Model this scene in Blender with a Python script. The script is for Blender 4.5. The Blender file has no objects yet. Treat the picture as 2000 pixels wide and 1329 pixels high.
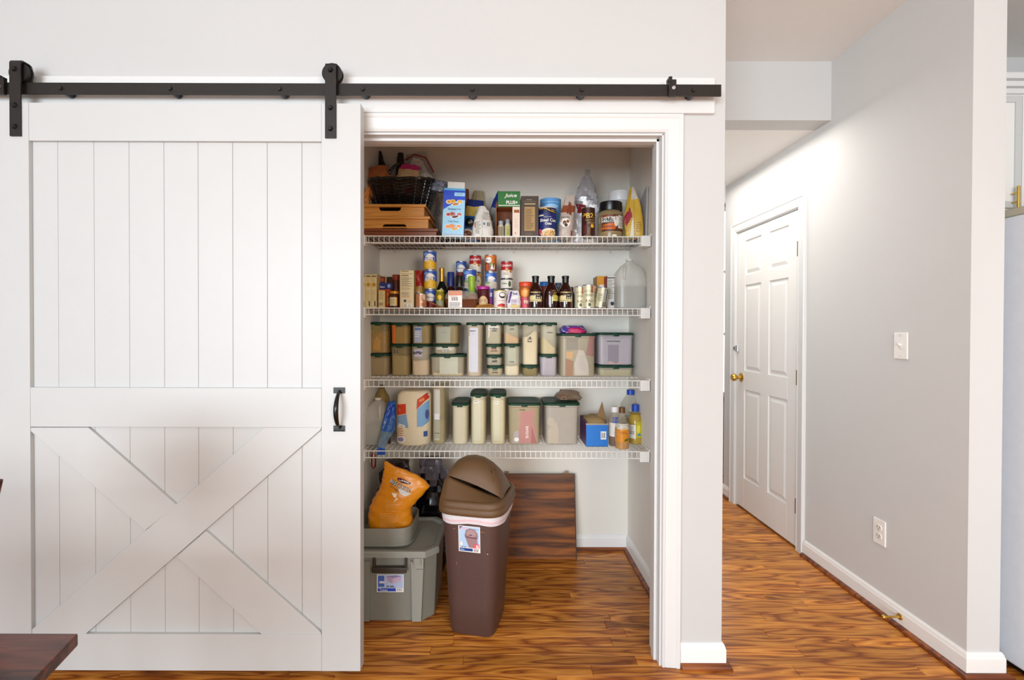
import bpy, math, random
from math import sin, cos, pi, radians
from mathutils import Vector, Matrix
from mathutils.bvhtree import BVHTree
from mathutils.geometry import tessellate_polygon
random.seed(7)
SC = bpy.context.scene
COL = SC.collection

# ---------------------------------------------------------------- camera
FPX, CXP, CYP = 930.0, 978.0, 653.0          # focal length and principal point for a 2000x1329 frame
PITCH, ROLL, CAMZ = radians(0.5), 0.003, 1.31
_f = Vector((0, cos(PITCH), -sin(PITCH))); _u = Vector((0, sin(PITCH), cos(PITCH))); _r = Vector((1, 0, 0))
RT = _r * cos(ROLL) + _u * sin(ROLL); UP = _u * cos(ROLL) - _r * sin(ROLL)
cam = bpy.data.cameras.new('camera'); camo = bpy.data.objects.new('camera', cam); COL.objects.link(camo)
m4 = Matrix((RT, UP, -_f)).transposed().to_4x4(); m4.translation = (0, 0, CAMZ); camo.matrix_world = m4
cam.sensor_width = 36; cam.lens = 36 * FPX / 2000; cam.shift_x = (1000 - CXP) / 2000; cam.shift_y = (CYP - 664.5) / 2000
cam.clip_start = 0.02
SC.camera = camo

# ---------------------------------------------------------------- world, lights, exposure
wd = bpy.data.worlds.new('world'); SC.world = wd; wd.use_nodes = True
wd.node_tree.nodes['Background'].inputs[0].default_value = (0.93, 0.96, 1.0, 1)
wd.node_tree.nodes['Background'].inputs[1].default_value = 0.66
def area(name, loc, target, sx, sy, power, color):
    l = bpy.data.lights.new(name, 'AREA'); l.shape = 'RECTANGLE'; l.size = sx; l.size_y = sy; l.energy = power; l.color = color
    o = bpy.data.objects.new(name, l); COL.objects.link(o); o.location = loc
    o.rotation_euler = (Vector(target) - Vector(loc)).to_track_quat('-Z', 'Y').to_euler(); return o
area('window_daylight', (-2.2, -4.7, 1.5), (0.2, 2.5, 1.05), 3.2, 2.3, 335, (0.84, 0.93, 1.0))
area('kitchen_lamp', (1.2, -1.8, 1.7), (-0.4, 2.5, 0.8), 0.8, 0.8, 44, (1.0, 0.89, 0.76))
area('hall_lamp', (1.32, 3.1, 2.41), (1.32, 3.1, 0), 0.7, 1.2, 13, (1.0, 0.95, 0.88))
area('hall_daylight', (2.6, 4.6, 1.5), (1.3, 3.0, 0.6), 0.8, 1.4, 32, (0.93, 0.96, 1.0))
SC.view_settings.view_transform = 'Standard'; SC.view_settings.look = 'None'
SC.view_settings.gamma = 1.0; SC.view_settings.use_curve_mapping = False
SC.view_settings.exposure = 0.16

# ---------------------------------------------------------------- helpers
def P(px, py, Y):
    d = RT * ((px - CXP) / FPX) - UP * ((py - CYP) / FPX) + _f
    return Vector((0, 0, CAMZ)) + d * (Y / d.y)
def WX(px, Y, py=645): return P(px, py, Y).x
def HZ(py, Y, px=978): return P(px, py, Y).z

def lin(h):
    h = h.lstrip('#'); c = [int(h[i:i + 2], 16) / 255 for i in (0, 2, 4)]
    return tuple(((x / 12.92) if x <= 0.04045 else ((x + 0.055) / 1.055) ** 2.4) for x in c) + (1,)
MC = {}
def M(hexc, rough=0.5, metal=0.0, var=0.05, vs=30, bump=0.0, bs=120, coat=0.0, alpha=None, spec=0.5, emit=None):
    key = (hexc, rough, metal, var, vs, bump, bs, coat, alpha, spec, emit)
    if key in MC: return MC[key]
    m = bpy.data.materials.new('paint_' + hexc.lstrip('#')); m.use_nodes = True; MC[key] = m
    nt = m.node_tree; N = nt.nodes; L = nt.links; b = N['Principled BSDF']; out = N['Material Output']
    c = lin(hexc)
    b.inputs['Roughness'].default_value = rough; b.inputs['Metallic'].default_value = metal
    b.inputs['Coat Weight'].default_value = coat; b.inputs['Specular IOR Level'].default_value = spec
    tc = N.new('ShaderNodeTexCoord')
    nz = N.new('ShaderNodeTexNoise'); nz.inputs['Scale'].default_value = vs; nz.inputs['Detail'].default_value = 3
    L.new(tc.outputs['Object'], nz.inputs['Vector'])
    mx = N.new('ShaderNodeMix'); mx.data_type = 'RGBA'
    mx.inputs[6].default_value = tuple(max(0, x * (1 - var)) for x in c[:3]) + (1,)
    mx.inputs[7].default_value = tuple(min(1, x * (1 + var)) for x in c[:3]) + (1,)
    L.new(nz.outputs['Fac'], mx.inputs[0]); L.new(mx.outputs[2], b.inputs['Base Color'])
    if bump:
        n2 = N.new('ShaderNodeTexNoise'); n2.inputs['Scale'].default_value = bs; n2.inputs['Detail'].default_value = 2
        L.new(tc.outputs['Object'], n2.inputs['Vector'])
        bp = N.new('ShaderNodeBump'); bp.inputs['Strength'].default_value = bump; bp.inputs['Distance'].default_value = 0.004
        L.new(n2.outputs['Fac'], bp.inputs['Height']); L.new(bp.outputs[0], b.inputs['Normal'])
    if emit:
        b.inputs['Emission Color'].default_value = c; b.inputs['Emission Strength'].default_value = emit
    if alpha is not None:
        tr = N.new('ShaderNodeBsdfTransparent'); tr.inputs[0].default_value = tuple(0.82 + 0.18 * x for x in c[:3]) + (1,)
        ms = N.new('ShaderNodeMixShader'); ms.inputs[0].default_value = alpha
        L.new(tr.outputs[0], ms.inputs[1]); L.new(b.outputs[0], ms.inputs[2]); L.new(ms.outputs[0], out.inputs['Surface'])
    return m

def wood(name, light, mid, dark, rough=0.3, along='x', sc=1.0, rand=True, bands=38, cath=1.0, coat=0.0, stretch=1.0, midp=0.42, spec=0.5):
    if name in MC: return MC[name]
    m = bpy.data.materials.new(name); m.use_nodes = True; MC[name] = m
    nt = m.node_tree; N = nt.nodes; L = nt.links; b = N['Principled BSDF']
    tc = N.new('ShaderNodeTexCoord'); oi = N.new('ShaderNodeObjectInfo')
    add = N.new('ShaderNodeVectorMath'); add.operation = 'MULTIPLY_ADD'
    if rand:
        L.new(oi.outputs['Random'], add.inputs[0]); add.inputs[1].default_value = (31, 17, 23); L.new(tc.outputs['Object'], add.inputs[2])
    else:
        L.new(tc.outputs['Object'], add.inputs[0]); add.inputs[1].default_value = (1, 1, 1); add.inputs[2].default_value = (3, 5, 1)
    mp = N.new('ShaderNodeMapping')
    mp.inputs['Scale'].default_value = {'x': (stretch * sc, 9 * sc, 9 * sc), 'y': (9 * sc, stretch * sc, 9 * sc), 'z': (9 * sc, 9 * sc, stretch * sc)}[along]
    L.new(add.outputs[0], mp.inputs['Vector'])
    n1 = N.new('ShaderNodeTexNoise'); n1.inputs['Scale'].default_value = 1.6; n1.inputs['Detail'].default_value = 2; n1.inputs['Roughness'].default_value = 0.45
    L.new(mp.outputs[0], n1.inputs['Vector'])
    mul = N.new('ShaderNodeMath'); mul.operation = 'MULTIPLY'; mul.inputs[1].default_value = bands * cath; L.new(n1.outputs['Fac'], mul.inputs[0])
    fr = N.new('ShaderNodeMath'); fr.operation = 'PINGPONG'; fr.inputs[1].default_value = 1.0; L.new(mul.outputs[0], fr.inputs[0])
    mp2 = N.new('ShaderNodeMapping')
    mp2.inputs['Scale'].default_value = {'x': (6 * sc, 160 * sc, 160 * sc), 'y': (160 * sc, 6 * sc, 160 * sc), 'z': (160 * sc, 160 * sc, 6 * sc)}[along]
    L.new(add.outputs[0], mp2.inputs['Vector'])
    n2 = N.new('ShaderNodeTexNoise'); n2.inputs['Scale'].default_value = 1.5; n2.inputs['Detail'].default_value = 4; L.new(mp2.outputs[0], n2.inputs['Vector'])
    n3 = N.new('ShaderNodeTexNoise'); n3.inputs['Scale'].default_value = 2.2; L.new(mp.outputs[0], n3.inputs['Vector'])
    r1 = N.new('ShaderNodeValToRGB'); e = r1.color_ramp.elements
    e[0].position = 0.0; e[0].color = lin(dark); e[1].position = midp; e[1].color = lin(mid)
    x = e.new(1.0); x.color = lin(light)
    L.new(fr.outputs[0], r1.inputs[0])
    mx = N.new('ShaderNodeMix'); mx.data_type = 'RGBA'; mx.blend_type = 'MULTIPLY'; mx.inputs[0].default_value = 0.5
    r2 = N.new('ShaderNodeValToRGB'); r2.color_ramp.elements[0].position = 0.35; r2.color_ramp.elements[0].color = (0.45, 0.36, 0.3, 1)
    r2.color_ramp.elements[1].position = 0.6; r2.color_ramp.elements[1].color = (1, 1, 1, 1)
    L.new(n2.outputs['Fac'], r2.inputs[0]); L.new(r1.outputs[0], mx.inputs[6]); L.new(r2.outputs[0], mx.inputs[7])
    hs = N.new('ShaderNodeHueSaturation')
    mr = N.new('ShaderNodeMapRange'); mr.inputs[3].default_value = 0.74; mr.inputs[4].default_value = 1.28
    if rand: L.new(oi.outputs['Random'], mr.inputs[0])
    else: L.new(n3.outputs['Fac'], mr.inputs[0])
    L.new(mr.outputs[0], hs.inputs['Value']); L.new(mx.outputs[2], hs.inputs['Color'])
    L.new(hs.outputs[0], b.inputs['Base Color'])
    b.inputs['Specular IOR Level'].default_value = spec; b.inputs['Roughness'].default_value = rough; b.inputs['Coat Weight'].default_value = coat; b.inputs['Coat Roughness'].default_value = 0.15
    bp = N.new('ShaderNodeBump'); bp.inputs['Strength'].default_value = 0.12; bp.inputs['Distance'].default_value = 0.001
    L.new(n2.outputs['Fac'], bp.inputs['Height']); L.new(bp.outputs[0], b.inputs['Normal'])
    return m

TXT = {}
def text_mesh(s, bold=0.0, shear=0.0):
    k = (s, bold, shear)
    if k in TXT: return TXT[k]
    cu = bpy.data.curves.new('t', 'FONT'); cu.body = s; cu.offset = bold; cu.shear = shear; cu.resolution_u = 2
    ob = bpy.data.objects.new('t', cu); COL.objects.link(ob)
    dg = bpy.context.evaluated_depsgraph_get(); me = bpy.data.meshes.new_from_object(ob.evaluated_get(dg))
    vs = [(v.co.x, v.co.y) for v in me.vertices]; fs = [tuple(p.vertices) for p in me.polygons]
    bpy.data.objects.remove(ob); bpy.data.curves.remove(cu); bpy.data.meshes.remove(me)
    x0 = min(v[0] for v in vs); x1 = max(v[0] for v in vs); y0 = min(v[1] for v in vs); y1 = max(v[1] for v in vs)
    TXT[k] = ([((v[0] - (x0 + x1) / 2) / (x1 - x0), (v[1] - (y0 + y1) / 2) / (y1 - y0)) for v in vs], fs, (x1 - x0) / (y1 - y0))
    return TXT[k]

class G:
    def __init__(s): s.v = []; s.f = []; s.m = []; s.mats = []
    def mi(s, m):
        if m not in s.mats: s.mats.append(m)
        return s.mats.index(m)
    def add(s, vs, fs, m):
        o = len(s.v); s.v += [Vector(v) for v in vs]
        if isinstance(m, list):
            for f, mm in zip(fs, m): s.f.append(tuple(i + o for i in f)); s.m.append(s.mi(mm))
        else:
            k = s.mi(m)
            for f in fs: s.f.append(tuple(i + o for i in f)); s.m.append(k)
        return s
    def box(s, x0, x1, y0, y1, z0, z1, m):
        vs = [(x, y, z) for z in (z0, z1) for y in (y0, y1) for x in (x0, x1)]
        return s.add(vs, [(0, 2, 3, 1), (4, 5, 7, 6), (0, 1, 5, 4), (2, 6, 7, 3), (0, 4, 6, 2), (1, 3, 7, 5)], m)
    def prism(s, poly, y0, y1, m, axis='y'):
        n = len(poly)
        def pt(a, b, d): return {'y': (a, d, b), 'x': (d, a, b), 'z': (a, b, d)}[axis]
        vs = [pt(a, b, y0) for a, b in poly] + [pt(a, b, y1) for a, b in poly]
        fs = [tuple(range(n)), tuple(range(2 * n - 1, n - 1, -1))] + [(i, i + n, (i + 1) % n + n, (i + 1) % n) for i in range(n)]
        return s.add(vs, fs, m)
    def loft(s, secs, m, seg=32, cap0=True, cap1=True, nz=0.0, seed=0, mf=None, ph=None):
        """secs: (z, cx, cy, rx, ry, exponent) rings"""
        rnd = random.Random(seed); vs = []; n = len(secs)
        ph0 = ph if ph is not None else 0.0
        fr = [(rnd.uniform(0, 6.28), rnd.uniform(2, 6), rnd.uniform(-4, 4)) for _ in range(5)]
        for k, (z, cx, cy, rx, ry, e) in enumerate(secs):
            for i in range(seg):
                a = 2 * pi * i / seg + ph0; c, sn = cos(a), sin(a)
                x = math.copysign(abs(c) ** (2 / e), c) * rx; y = math.copysign(abs(sn) ** (2 / e), sn) * ry
                d = 0
                if nz and 0 < k: d = nz * (sum(sin(p + round(q) * a + w * k * 0.55) for p, q, w in fr) / 3 + rnd.uniform(-.35, .35))
                r = math.hypot(x, y) or 1
                vs.append((cx + x * (1 + d / r), cy + y * (1 + d / max(r, .02)), z + (d * .3 if k < n - 1 else 0)))
        fs = []; ms = []
        for k in range(n - 1):
            for i in range(seg):
                fs.append((k * seg + i, k * seg + (i + 1) % seg, (k + 1) * seg + (i + 1) % seg, (k + 1) * seg + i))
                ms.append(mf(k, i) if mf else m)
        if cap0: fs.append(tuple(range(seg - 1, -1, -1))); ms.append(mf(0, 0) if mf else m)
        if cap1: fs.append(tuple(range((n - 1) * seg, n * seg))); ms.append(mf(n - 2, 0) if mf else m)
        return s.add(vs, fs, ms)
    def lathe(s, prof, m, seg=24, cx=0, cy=0, e=2, mf=None, cap0=True, cap1=True):
        return s.loft([(z, cx, cy, r, r, e) for r, z in prof], m, seg, cap0, cap1, mf=mf)
    def tube(s, pts, r, m, seg=8, closed=False, radii=None):
        pts = [Vector(p) for p in pts]; n = len(pts); vs = []
        prev = None
        for i, p in enumerate(pts):
            a = pts[(i - 1) % n] if (i > 0 or closed) else p; b = pts[(i + 1) % n] if (i < n - 1 or closed) else p
            t = (b - a).normalized()
            if prev is None:
                q = Vector((0, 0, 1)) if abs(t.z) < .9 else Vector((1, 0, 0)); u = t.cross(q).normalized()
            else:
                u = (prev - t * prev.dot(t)).normalized()
            prev = u; w = t.cross(u); rr = radii[i] if radii else r
            for k in range(seg):
                an = 2 * pi * k / seg; vs.append(p + u * cos(an) * rr + w * sin(an) * rr)
        fs = []
        for i in range(n if closed else n - 1):
            j = (i + 1) % n
            for k in range(seg): fs.append((i * seg + k, i * seg + (k + 1) % seg, j * seg + (k + 1) % seg, j * seg + k))
        if not closed: fs += [tuple(range(seg - 1, -1, -1)), tuple(range((n - 1) * seg, n * seg))]
        return s.add(vs, fs, m)
    def disc_y(s, cx, cz, y0, y1, r, m, seg=20, r1=None):     # cylinder whose axis is Y
        r1 = r if r1 is None else r1
        vs = [(cx + cos(2 * pi * i / seg) * r, y0, cz + sin(2 * pi * i / seg) * r) for i in range(seg)] + \
             [(cx + cos(2 * pi * i / seg) * r1, y1, cz + sin(2 * pi * i / seg) * r1) for i in range(seg)]
        fs = [tuple(range(seg)), tuple(range(2 * seg - 1, seg - 1, -1))] + [(i, i + seg, (i + 1) % seg + seg, (i + 1) % seg) for i in range(seg)]
        return s.add(vs, fs, m)
    def sheet(s, fn, nu, nv, m, th=0.0008):
        vs = [fn(i / nu, j / nv) for j in range(nv + 1) for i in range(nu + 1)]
        fs = [(j * (nu + 1) + i, j * (nu + 1) + i + 1, (j + 1) * (nu + 1) + i + 1, (j + 1) * (nu + 1) + i) for j in range(nv) for i in range(nu)]
        o = len(vs); vs2 = [Vector(v) + Vector((th, th, 0)) for v in vs]
        s.add(vs, fs, m); s.add(vs2, [tuple(reversed(f)) for f in fs], m)
        return s
    def xf(s, M4):
        s.v = [M4 @ v for v in s.v]; return s
    def bvh(s): return BVHTree.FromPolygons(s.v, s.f)

def part(g, name, parent=None, world=False, smooth=None, bev=0, kind=None, label=None, loc=None, rot=None):
    me = bpy.data.meshes.new(name)
    off = parent.location if (world and parent) else Vector((0, 0, 0))
    me.from_pydata([tuple(v - off) for v in g.v], [], g.f)
    for m in g.mats: me.materials.append(m)
    me.polygons.foreach_set('material_index', g.m)
    if smooth is not None:
        me.shade_smooth(); me.set_sharp_from_angle(angle=radians(smooth))
    me.update()
    o = bpy.data.objects.new(name, me); COL.objects.link(o)
    if parent: o.parent = parent
    if bev:
        bm = o.modifiers.new('bevel', 'BEVEL'); bm.width = bev; bm.segments = 2; bm.limit_method = 'ANGLE'; bm.angle_limit = radians(40)
    if kind: o['kind'] = kind
    if label: o['label'] = label
    if loc: o.location = loc
    if rot: o.rotation_euler = rot
    return o
def thing(name, label, cat, loc=(0, 0, 0), rz=0, group=None, rot=None):
    o = bpy.data.objects.new(name, None); o.empty_display_size = 0.03; COL.objects.link(o)
    o.location = loc; o.rotation_euler = rot if rot else (0, 0, rz); o['label'] = label; o['category'] = cat
    if group: o['group'] = group
    return o
def tag(o, label, cat, group=None):
    o['label'] = label; o['category'] = cat
    if group: o['group'] = group
    return o
def struct(g, name, parent=None, **k): return part(g, name, parent, kind='structure', **k)
def copy(o, parent=None, **k):
    c = o.copy(); COL.objects.link(c); c.parent = parent
    for ch in o.children: copy(ch, c)
    return c

def subdiv(vs, fs, L):
    vs = list(vs); out = []; st = [tuple(f) for f in fs]; mid = {}
    def mp(a, b):
        k = (min(a, b), max(a, b))
        if k not in mid: mid[k] = len(vs); vs.append(((vs[a][0] + vs[b][0]) / 2, (vs[a][1] + vs[b][1]) / 2))
        return mid[k]
    while st:
        f = st.pop()
        if len(f) > 3: out.append(f); continue
        a, b, c = f; d = [math.dist(vs[a], vs[b]), math.dist(vs[b], vs[c]), math.dist(vs[c], vs[a])]; k = d.index(max(d))
        if d[k] < L: out.append(f); continue
        if k == 1: a, b, c = b, c, a
        if k == 2: a, b, c = c, a, b
        m = mp(a, b); st += [(a, m, c), (m, b, c)]
    return vs, out
def decals(body, items, w, h, name='print', parent=None, cx=0.0, lift=0.0004, z0=0.0, dirv=None):
    """flat print laid on the front (-Y side) of body; u,v run 0..1 over width w and height h"""
    bv = body.bvh(); g = G(); layer = 0
    ymin = min(v.y for v in body.v) - 1
    def put(vs2, fs, m):
        nonlocal layer
        layer += 1; off = lift * (1 + 0.35 * layer); vs = []; ok = []
        for (x, z) in vs2:
            hit = bv.ray_cast(Vector((x, ymin, z)), Vector((0, 1, 0)))
            if hit[0] is None: vs.append((x, 0, z)); ok.append(False)
            else: vs.append((x, hit[0].y - off, z)); ok.append(True)
        g.add(vs, [f for f in fs if all(ok[i] for i in f)], m)
    X = lambda u: cx + (u - .5) * w
    Z = lambda v: z0 + v * h
    def rect(u0, u1, v0, v1, m):
        nx = max(1, min(14, int(abs(u1 - u0) * w / .006))); nz = max(1, min(12, int(abs(v1 - v0) * h / .02)))
        vs = [(X(u0 + (u1 - u0) * i / nx), Z(v0 + (v1 - v0) * j / nz)) for j in range(nz + 1) for i in range(nx + 1)]
        fs = [(j * (nx + 1) + i, j * (nx + 1) + i + 1, (j + 1) * (nx + 1) + i + 1, (j + 1) * (nx + 1) + i) for j in range(nz) for i in range(nx)]
        put(vs, fs, m)
    for it in items:
        k = it[0]
        if k == 'r': rect(*it[1:])
        elif k == 'b':
            _, u0, u1, v0, v1, n, m = it; rr = random.Random(n)
            for i in range(n):
                vv = v0 + (v1 - v0) * (i + .25) / n
                rect(u0, u0 + (u1 - u0) * rr.uniform(.6, 1), vv, vv + (v1 - v0) * .42 / n, m); layer -= 1
        elif k == 'c':
            _, u0, u1, v0, v1, n, m = it
            for i in range(n):
                uu = u0 + (u1 - u0) * i / n; rect(uu, uu + (u1 - u0) * (.35 + .3 * (i % 3 == 0)) / n, v0, v1, m); layer -= 1
        elif k == 'e':
            _, u, v, ru, rv, m = it; n = 20; vs = [(X(u), Z(v))]; fs = []
            for q in (1, 2, 3):
                for i in range(n): a = 2 * pi * i / n; vs.append((X(u + ru * q / 3 * cos(a)), Z(v + rv * q / 3 * sin(a))))
            fs = [(0, 1 + i, 1 + (i + 1) % n) for i in range(n)]
            for q in (0, 1): fs += [(1 + q * n + i, 1 + q * n + n + i, 1 + q * n + n + (i + 1) % n, 1 + q * n + (i + 1) % n) for i in range(n)]
            put(vs, fs, m)
        elif k == 'p':
            _, pts, m = it; vv = [(X(a), Z(b)) for a, b in pts]
            put(*subdiv(vv, tessellate_polygon([[Vector((a, b, 0)) for a, b in vv]]), .012), m)
        elif k == 't':
            _, s, u, v, wf, m = it[:6]; o = it[6] if len(it) > 6 else {}
            tv, tf, asp = text_mesh(s, o.get('bold', 0.0), o.get('shear', 0.0))
            tw = wf * w; th = o['h'] * h if 'h' in o else tw / asp
            a = radians(o.get('rot', 0)); ca, sa = cos(a), sin(a)
            put(*subdiv([(X(u) + p[0] * tw * ca - p[1] * th * sa, Z(v) + p[0] * tw * sa + p[1] * th * ca) for p in tv], tf, .02), m)
    return part(g, name, parent)

# common colours
WHITE = M('#eeece8', .45); WALLH = M('#cdcdcc', .85, var=.02, vs=3, bump=.08, bs=260); HDOOR = M('#e4e3e0', .42, var=.02); PANW = M('#eae6dd', .85, var=.02, vs=3, bump=.08, bs=260); WALL = M('#c2c3c3', .85, var=.02, vs=3, bump=.08, bs=260); CEILM = M('#e4e3e1', .9, var=.02)  # brighter light painted into PANW, WALLH, HDOOR; WALL darkened to offset strong front light
TRIMB = M('#ececea', .38, var=.015); TRIM = M('#d8d9d9', .38, var=.015); DOORW = M('#c4c6c6', .42, var=.02, vs=8); BLACKM = M('#26221f', .42, metal=.4, var=.15, bump=.25, bs=500)  # TRIMB: TRIM lightened for dimly lit baseboards; TRIM, DOORW darkened against front light
BLK = M('#0b0b0d', .3); WIREW = M('#f2f0ea', .35, var=.02); GREEN = M('#0f3a28', .5, spec=.25); WPAPER = M('#f0ede6', .6); NAVY = M('#1b2d78', .4)
RED = M('#c0262a', .4); INK = M('#2a2a2e', .6); BLUE = M('#1f53c4', .35); YEL = M('#e8b21c', .4); CREAM = M('#e6dcc0', .6); BROWN = M('#5a3a22', .5)
TINK = M('#8a8576', .7); SILV = M('#c9c9cc', .3, metal=.8); BRASS = M('#c9a24a', .25, metal=.9)
# ================================================================ structure
YW = 1.850                     # face of the pantry wall
YB = 2.835; XPL, XPR = -0.719, 0.762
OX0, OX1, OZ = -0.62, 0.6275, 2.07
XH = 1.775; XC = 0.866; CH = 2.76; CL = 2.444
g = G()
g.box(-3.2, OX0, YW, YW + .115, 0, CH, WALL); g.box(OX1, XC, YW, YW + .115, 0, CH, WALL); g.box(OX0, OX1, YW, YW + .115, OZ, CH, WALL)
struct(g, 'wall_front')
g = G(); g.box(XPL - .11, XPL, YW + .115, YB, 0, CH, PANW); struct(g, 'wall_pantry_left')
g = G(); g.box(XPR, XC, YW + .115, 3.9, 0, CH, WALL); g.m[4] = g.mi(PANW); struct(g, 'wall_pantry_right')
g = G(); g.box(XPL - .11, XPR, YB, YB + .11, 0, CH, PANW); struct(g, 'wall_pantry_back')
g = G(); g.box(XPL, XPR, YW + .115, YB, CL, CL + .02, CEILM); struct(g, 'ceiling_pantry')
g = G(); g.box(XH, XH + .125, 1.80, 3.775, 0, CH, WALL)
o = struct(g, 'wall_right')
# the opening for the hall door is cut by building the wall from pieces
bpy.data.objects.remove(o)
DY0, DY1 = 2.835, 3.585
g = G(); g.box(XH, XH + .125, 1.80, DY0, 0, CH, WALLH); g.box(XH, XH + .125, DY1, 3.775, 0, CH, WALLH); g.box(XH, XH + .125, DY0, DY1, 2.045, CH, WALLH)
struct(g, 'wall_right')
g = G(); g.box(XC, XH, 2.573, 2.70, CL, CH, WALL); struct(g, 'trim_1')
g = G(); g.box(XC, 3.4, 2.70, 5.2, CL, CL + .02, CEILM); struct(g, 'ceiling_hall')
g = G(); g.box(-3.2, 3.4, -3.0, 2.573, CH, CH + .05, CEILM); struct(g, 'ceiling')
g = G(); g.box(-3.25, -3.2, -3.0, YW, 0, CH, WALL); struct(g, 'wall_left')
g = G(); g.box(3.3, 3.4, 1.0, 4.6, 0, CH, WALL); struct(g, 'wall_kitchen_side')
g = G(); g.box(XH + .125, 3.3, 2.53, 2.63, 0, CH, WALL); struct(g, 'wall_kitchen_back')
# far end of the hall, with its bright window
g = G(); g.box(XC - .1, 1.80, 4.3, 4.4, 0, CL, WALL); g.box(2.35, 3.4, 4.3, 4.4, 0, CL, WALL); g.box(1.80, 2.35, 4.3, 4.4, 0, .72, WALL); g.box(1.8, 2.35, 4.3, 4.4, 2.42, CL, WALL)
struct(g, 'wall_far')
g = G(); g.box(1.8, 1.84, 4.27, 4.33, .72, 2.42, TRIM); g.box(2.31, 2.35, 4.27, 4.33, .72, 2.42, TRIM); g.box(1.84, 2.31, 4.27, 4.33, 2.38, 2.42, TRIM); g.box(1.84, 2.31, 4.25, 4.33, .72, .76, TRIM)
w = struct(g, 'window_1')
for zz in (1.28, 1.84):
    g = G(); g.box(1.84, 2.31, 4.29, 4.31, zz - .012, zz + .012, TRIM); part(g, 'muntin', w)
g = G(); g.box(1.84, 2.31, 4.32, 4.324, .76, 2.38, M('#f4f8ff', .2, emit=2.2)); part(g, 'pane', w, label='daylit window pane')

# floor: subfloor and individual strips
FW = wood('oak_floor', '#e09a44', '#c67c2e', '#8c481a', rough=.3, bands=15, coat=.05, stretch=1.15, midp=.45, spec=.35)
g = G(); g.box(-3.2, 3.4, -3, 5.2, -.03, -.006, FW); fl = struct(g, 'floor')
PW = 0.0572; random.seed(11)
def plank_rows(x0, x1, y0, y1, parent, tone=None):
    y = y0; row = 0
    while y < y1 - .001:
        x = x0; yy = min(y + PW, y1); first = True
        while x < x1 - .001:
            ln = random.uniform(.45, 1.25)
            if first: ln *= random.uniform(.3, 1); first = False
            xe = x1 if x + ln > x1 - .2 else x + ln
            lx, ly = xe - x, yy - y; z = random.uniform(-.0004, .0004); b = .0012
            vs = [(0, 0, -.006), (lx, 0, -.006), (lx, ly, -.006), (0, ly, -.006), (.0004, .0004, z - b), (lx - .0004, .0004, z - b), (lx - .0004, ly - .0004, z - b), (.0004, ly - .0004, z - b),
                  (b, b, z), (lx - b, b, z), (lx - b, ly - b, z), (b, ly - b, z)]
            fs = [(0, 1, 5, 4), (1, 2, 6, 5), (2, 3, 7, 6), (3, 0, 4, 7), (4, 5, 9, 8), (5, 6, 10, 9), (6, 7, 11, 10), (7, 4, 8, 11), (8, 9, 10, 11)]
            gg = G(); gg.add(vs, fs, FW); part(gg, 'plank', parent, loc=(x, y, 0)); x = xe
        y = yy; row += 1
plank_rows(-1.9, 2.3, 1.278, 1.85, fl)
plank_rows(XPL, XPR, 1.85, YB, fl)
plank_rows(XC, XH, 1.85, 4.3, fl)

# casing helper
PROF = [(0, 0), (0, .009), (.006, .013), (.012, .010), (.016, .012), (.050, .015), (.056, .019), (.066, .019), (.070, .014), (.070, 0)]
def casing(x0, x1, zt, y, m, g=None):
    g = g or G(); n = len(PROF); vs = []
    for (cx, sx, cz, sz) in ((x1, 1, 0, 0), (x1, 1, zt, 1), (x0, -1, zt, 1), (x0, -1, 0, 0)):
        for a, b in PROF: vs.append((cx + sx * a, y - b, cz + sz * a))
    fs = [(k * n + i, k * n + i + 1, (k + 1) * n + i + 1, (k + 1) * n + i) for k in range(3) for i in range(n - 1)]
    g.add(vs, fs, m); return g
g = casing(OX0 - .004, OX1 + .004, OZ + .004, YW, TRIM)
o = struct(g, 'trim_2')
g = G(); d = .118   # jambs and stop
g.box(OX0 - .0, OX0 + .006, YW - .004, YW + d, 0, OZ, TRIM); g.box(OX1 - .006, OX1, YW - .004, YW + d, 0, OZ, TRIM); g.box(OX0, OX1, YW - .004, YW + d, OZ - .006, OZ, TRIM)
g.box(OX0 + .006, OX0 + .017, YW + .03, YW + .065, 0, OZ - .006, TRIM); g.box(OX1 - .017, OX1 - .006, YW + .03, YW + .065, 0, OZ - .006, TRIM); g.box(OX0 + .006, OX1 - .006, YW + .03, YW + .065, OZ - .017, OZ - .006, TRIM)
struct(g, 'trim_3', bev=.0012)

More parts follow.
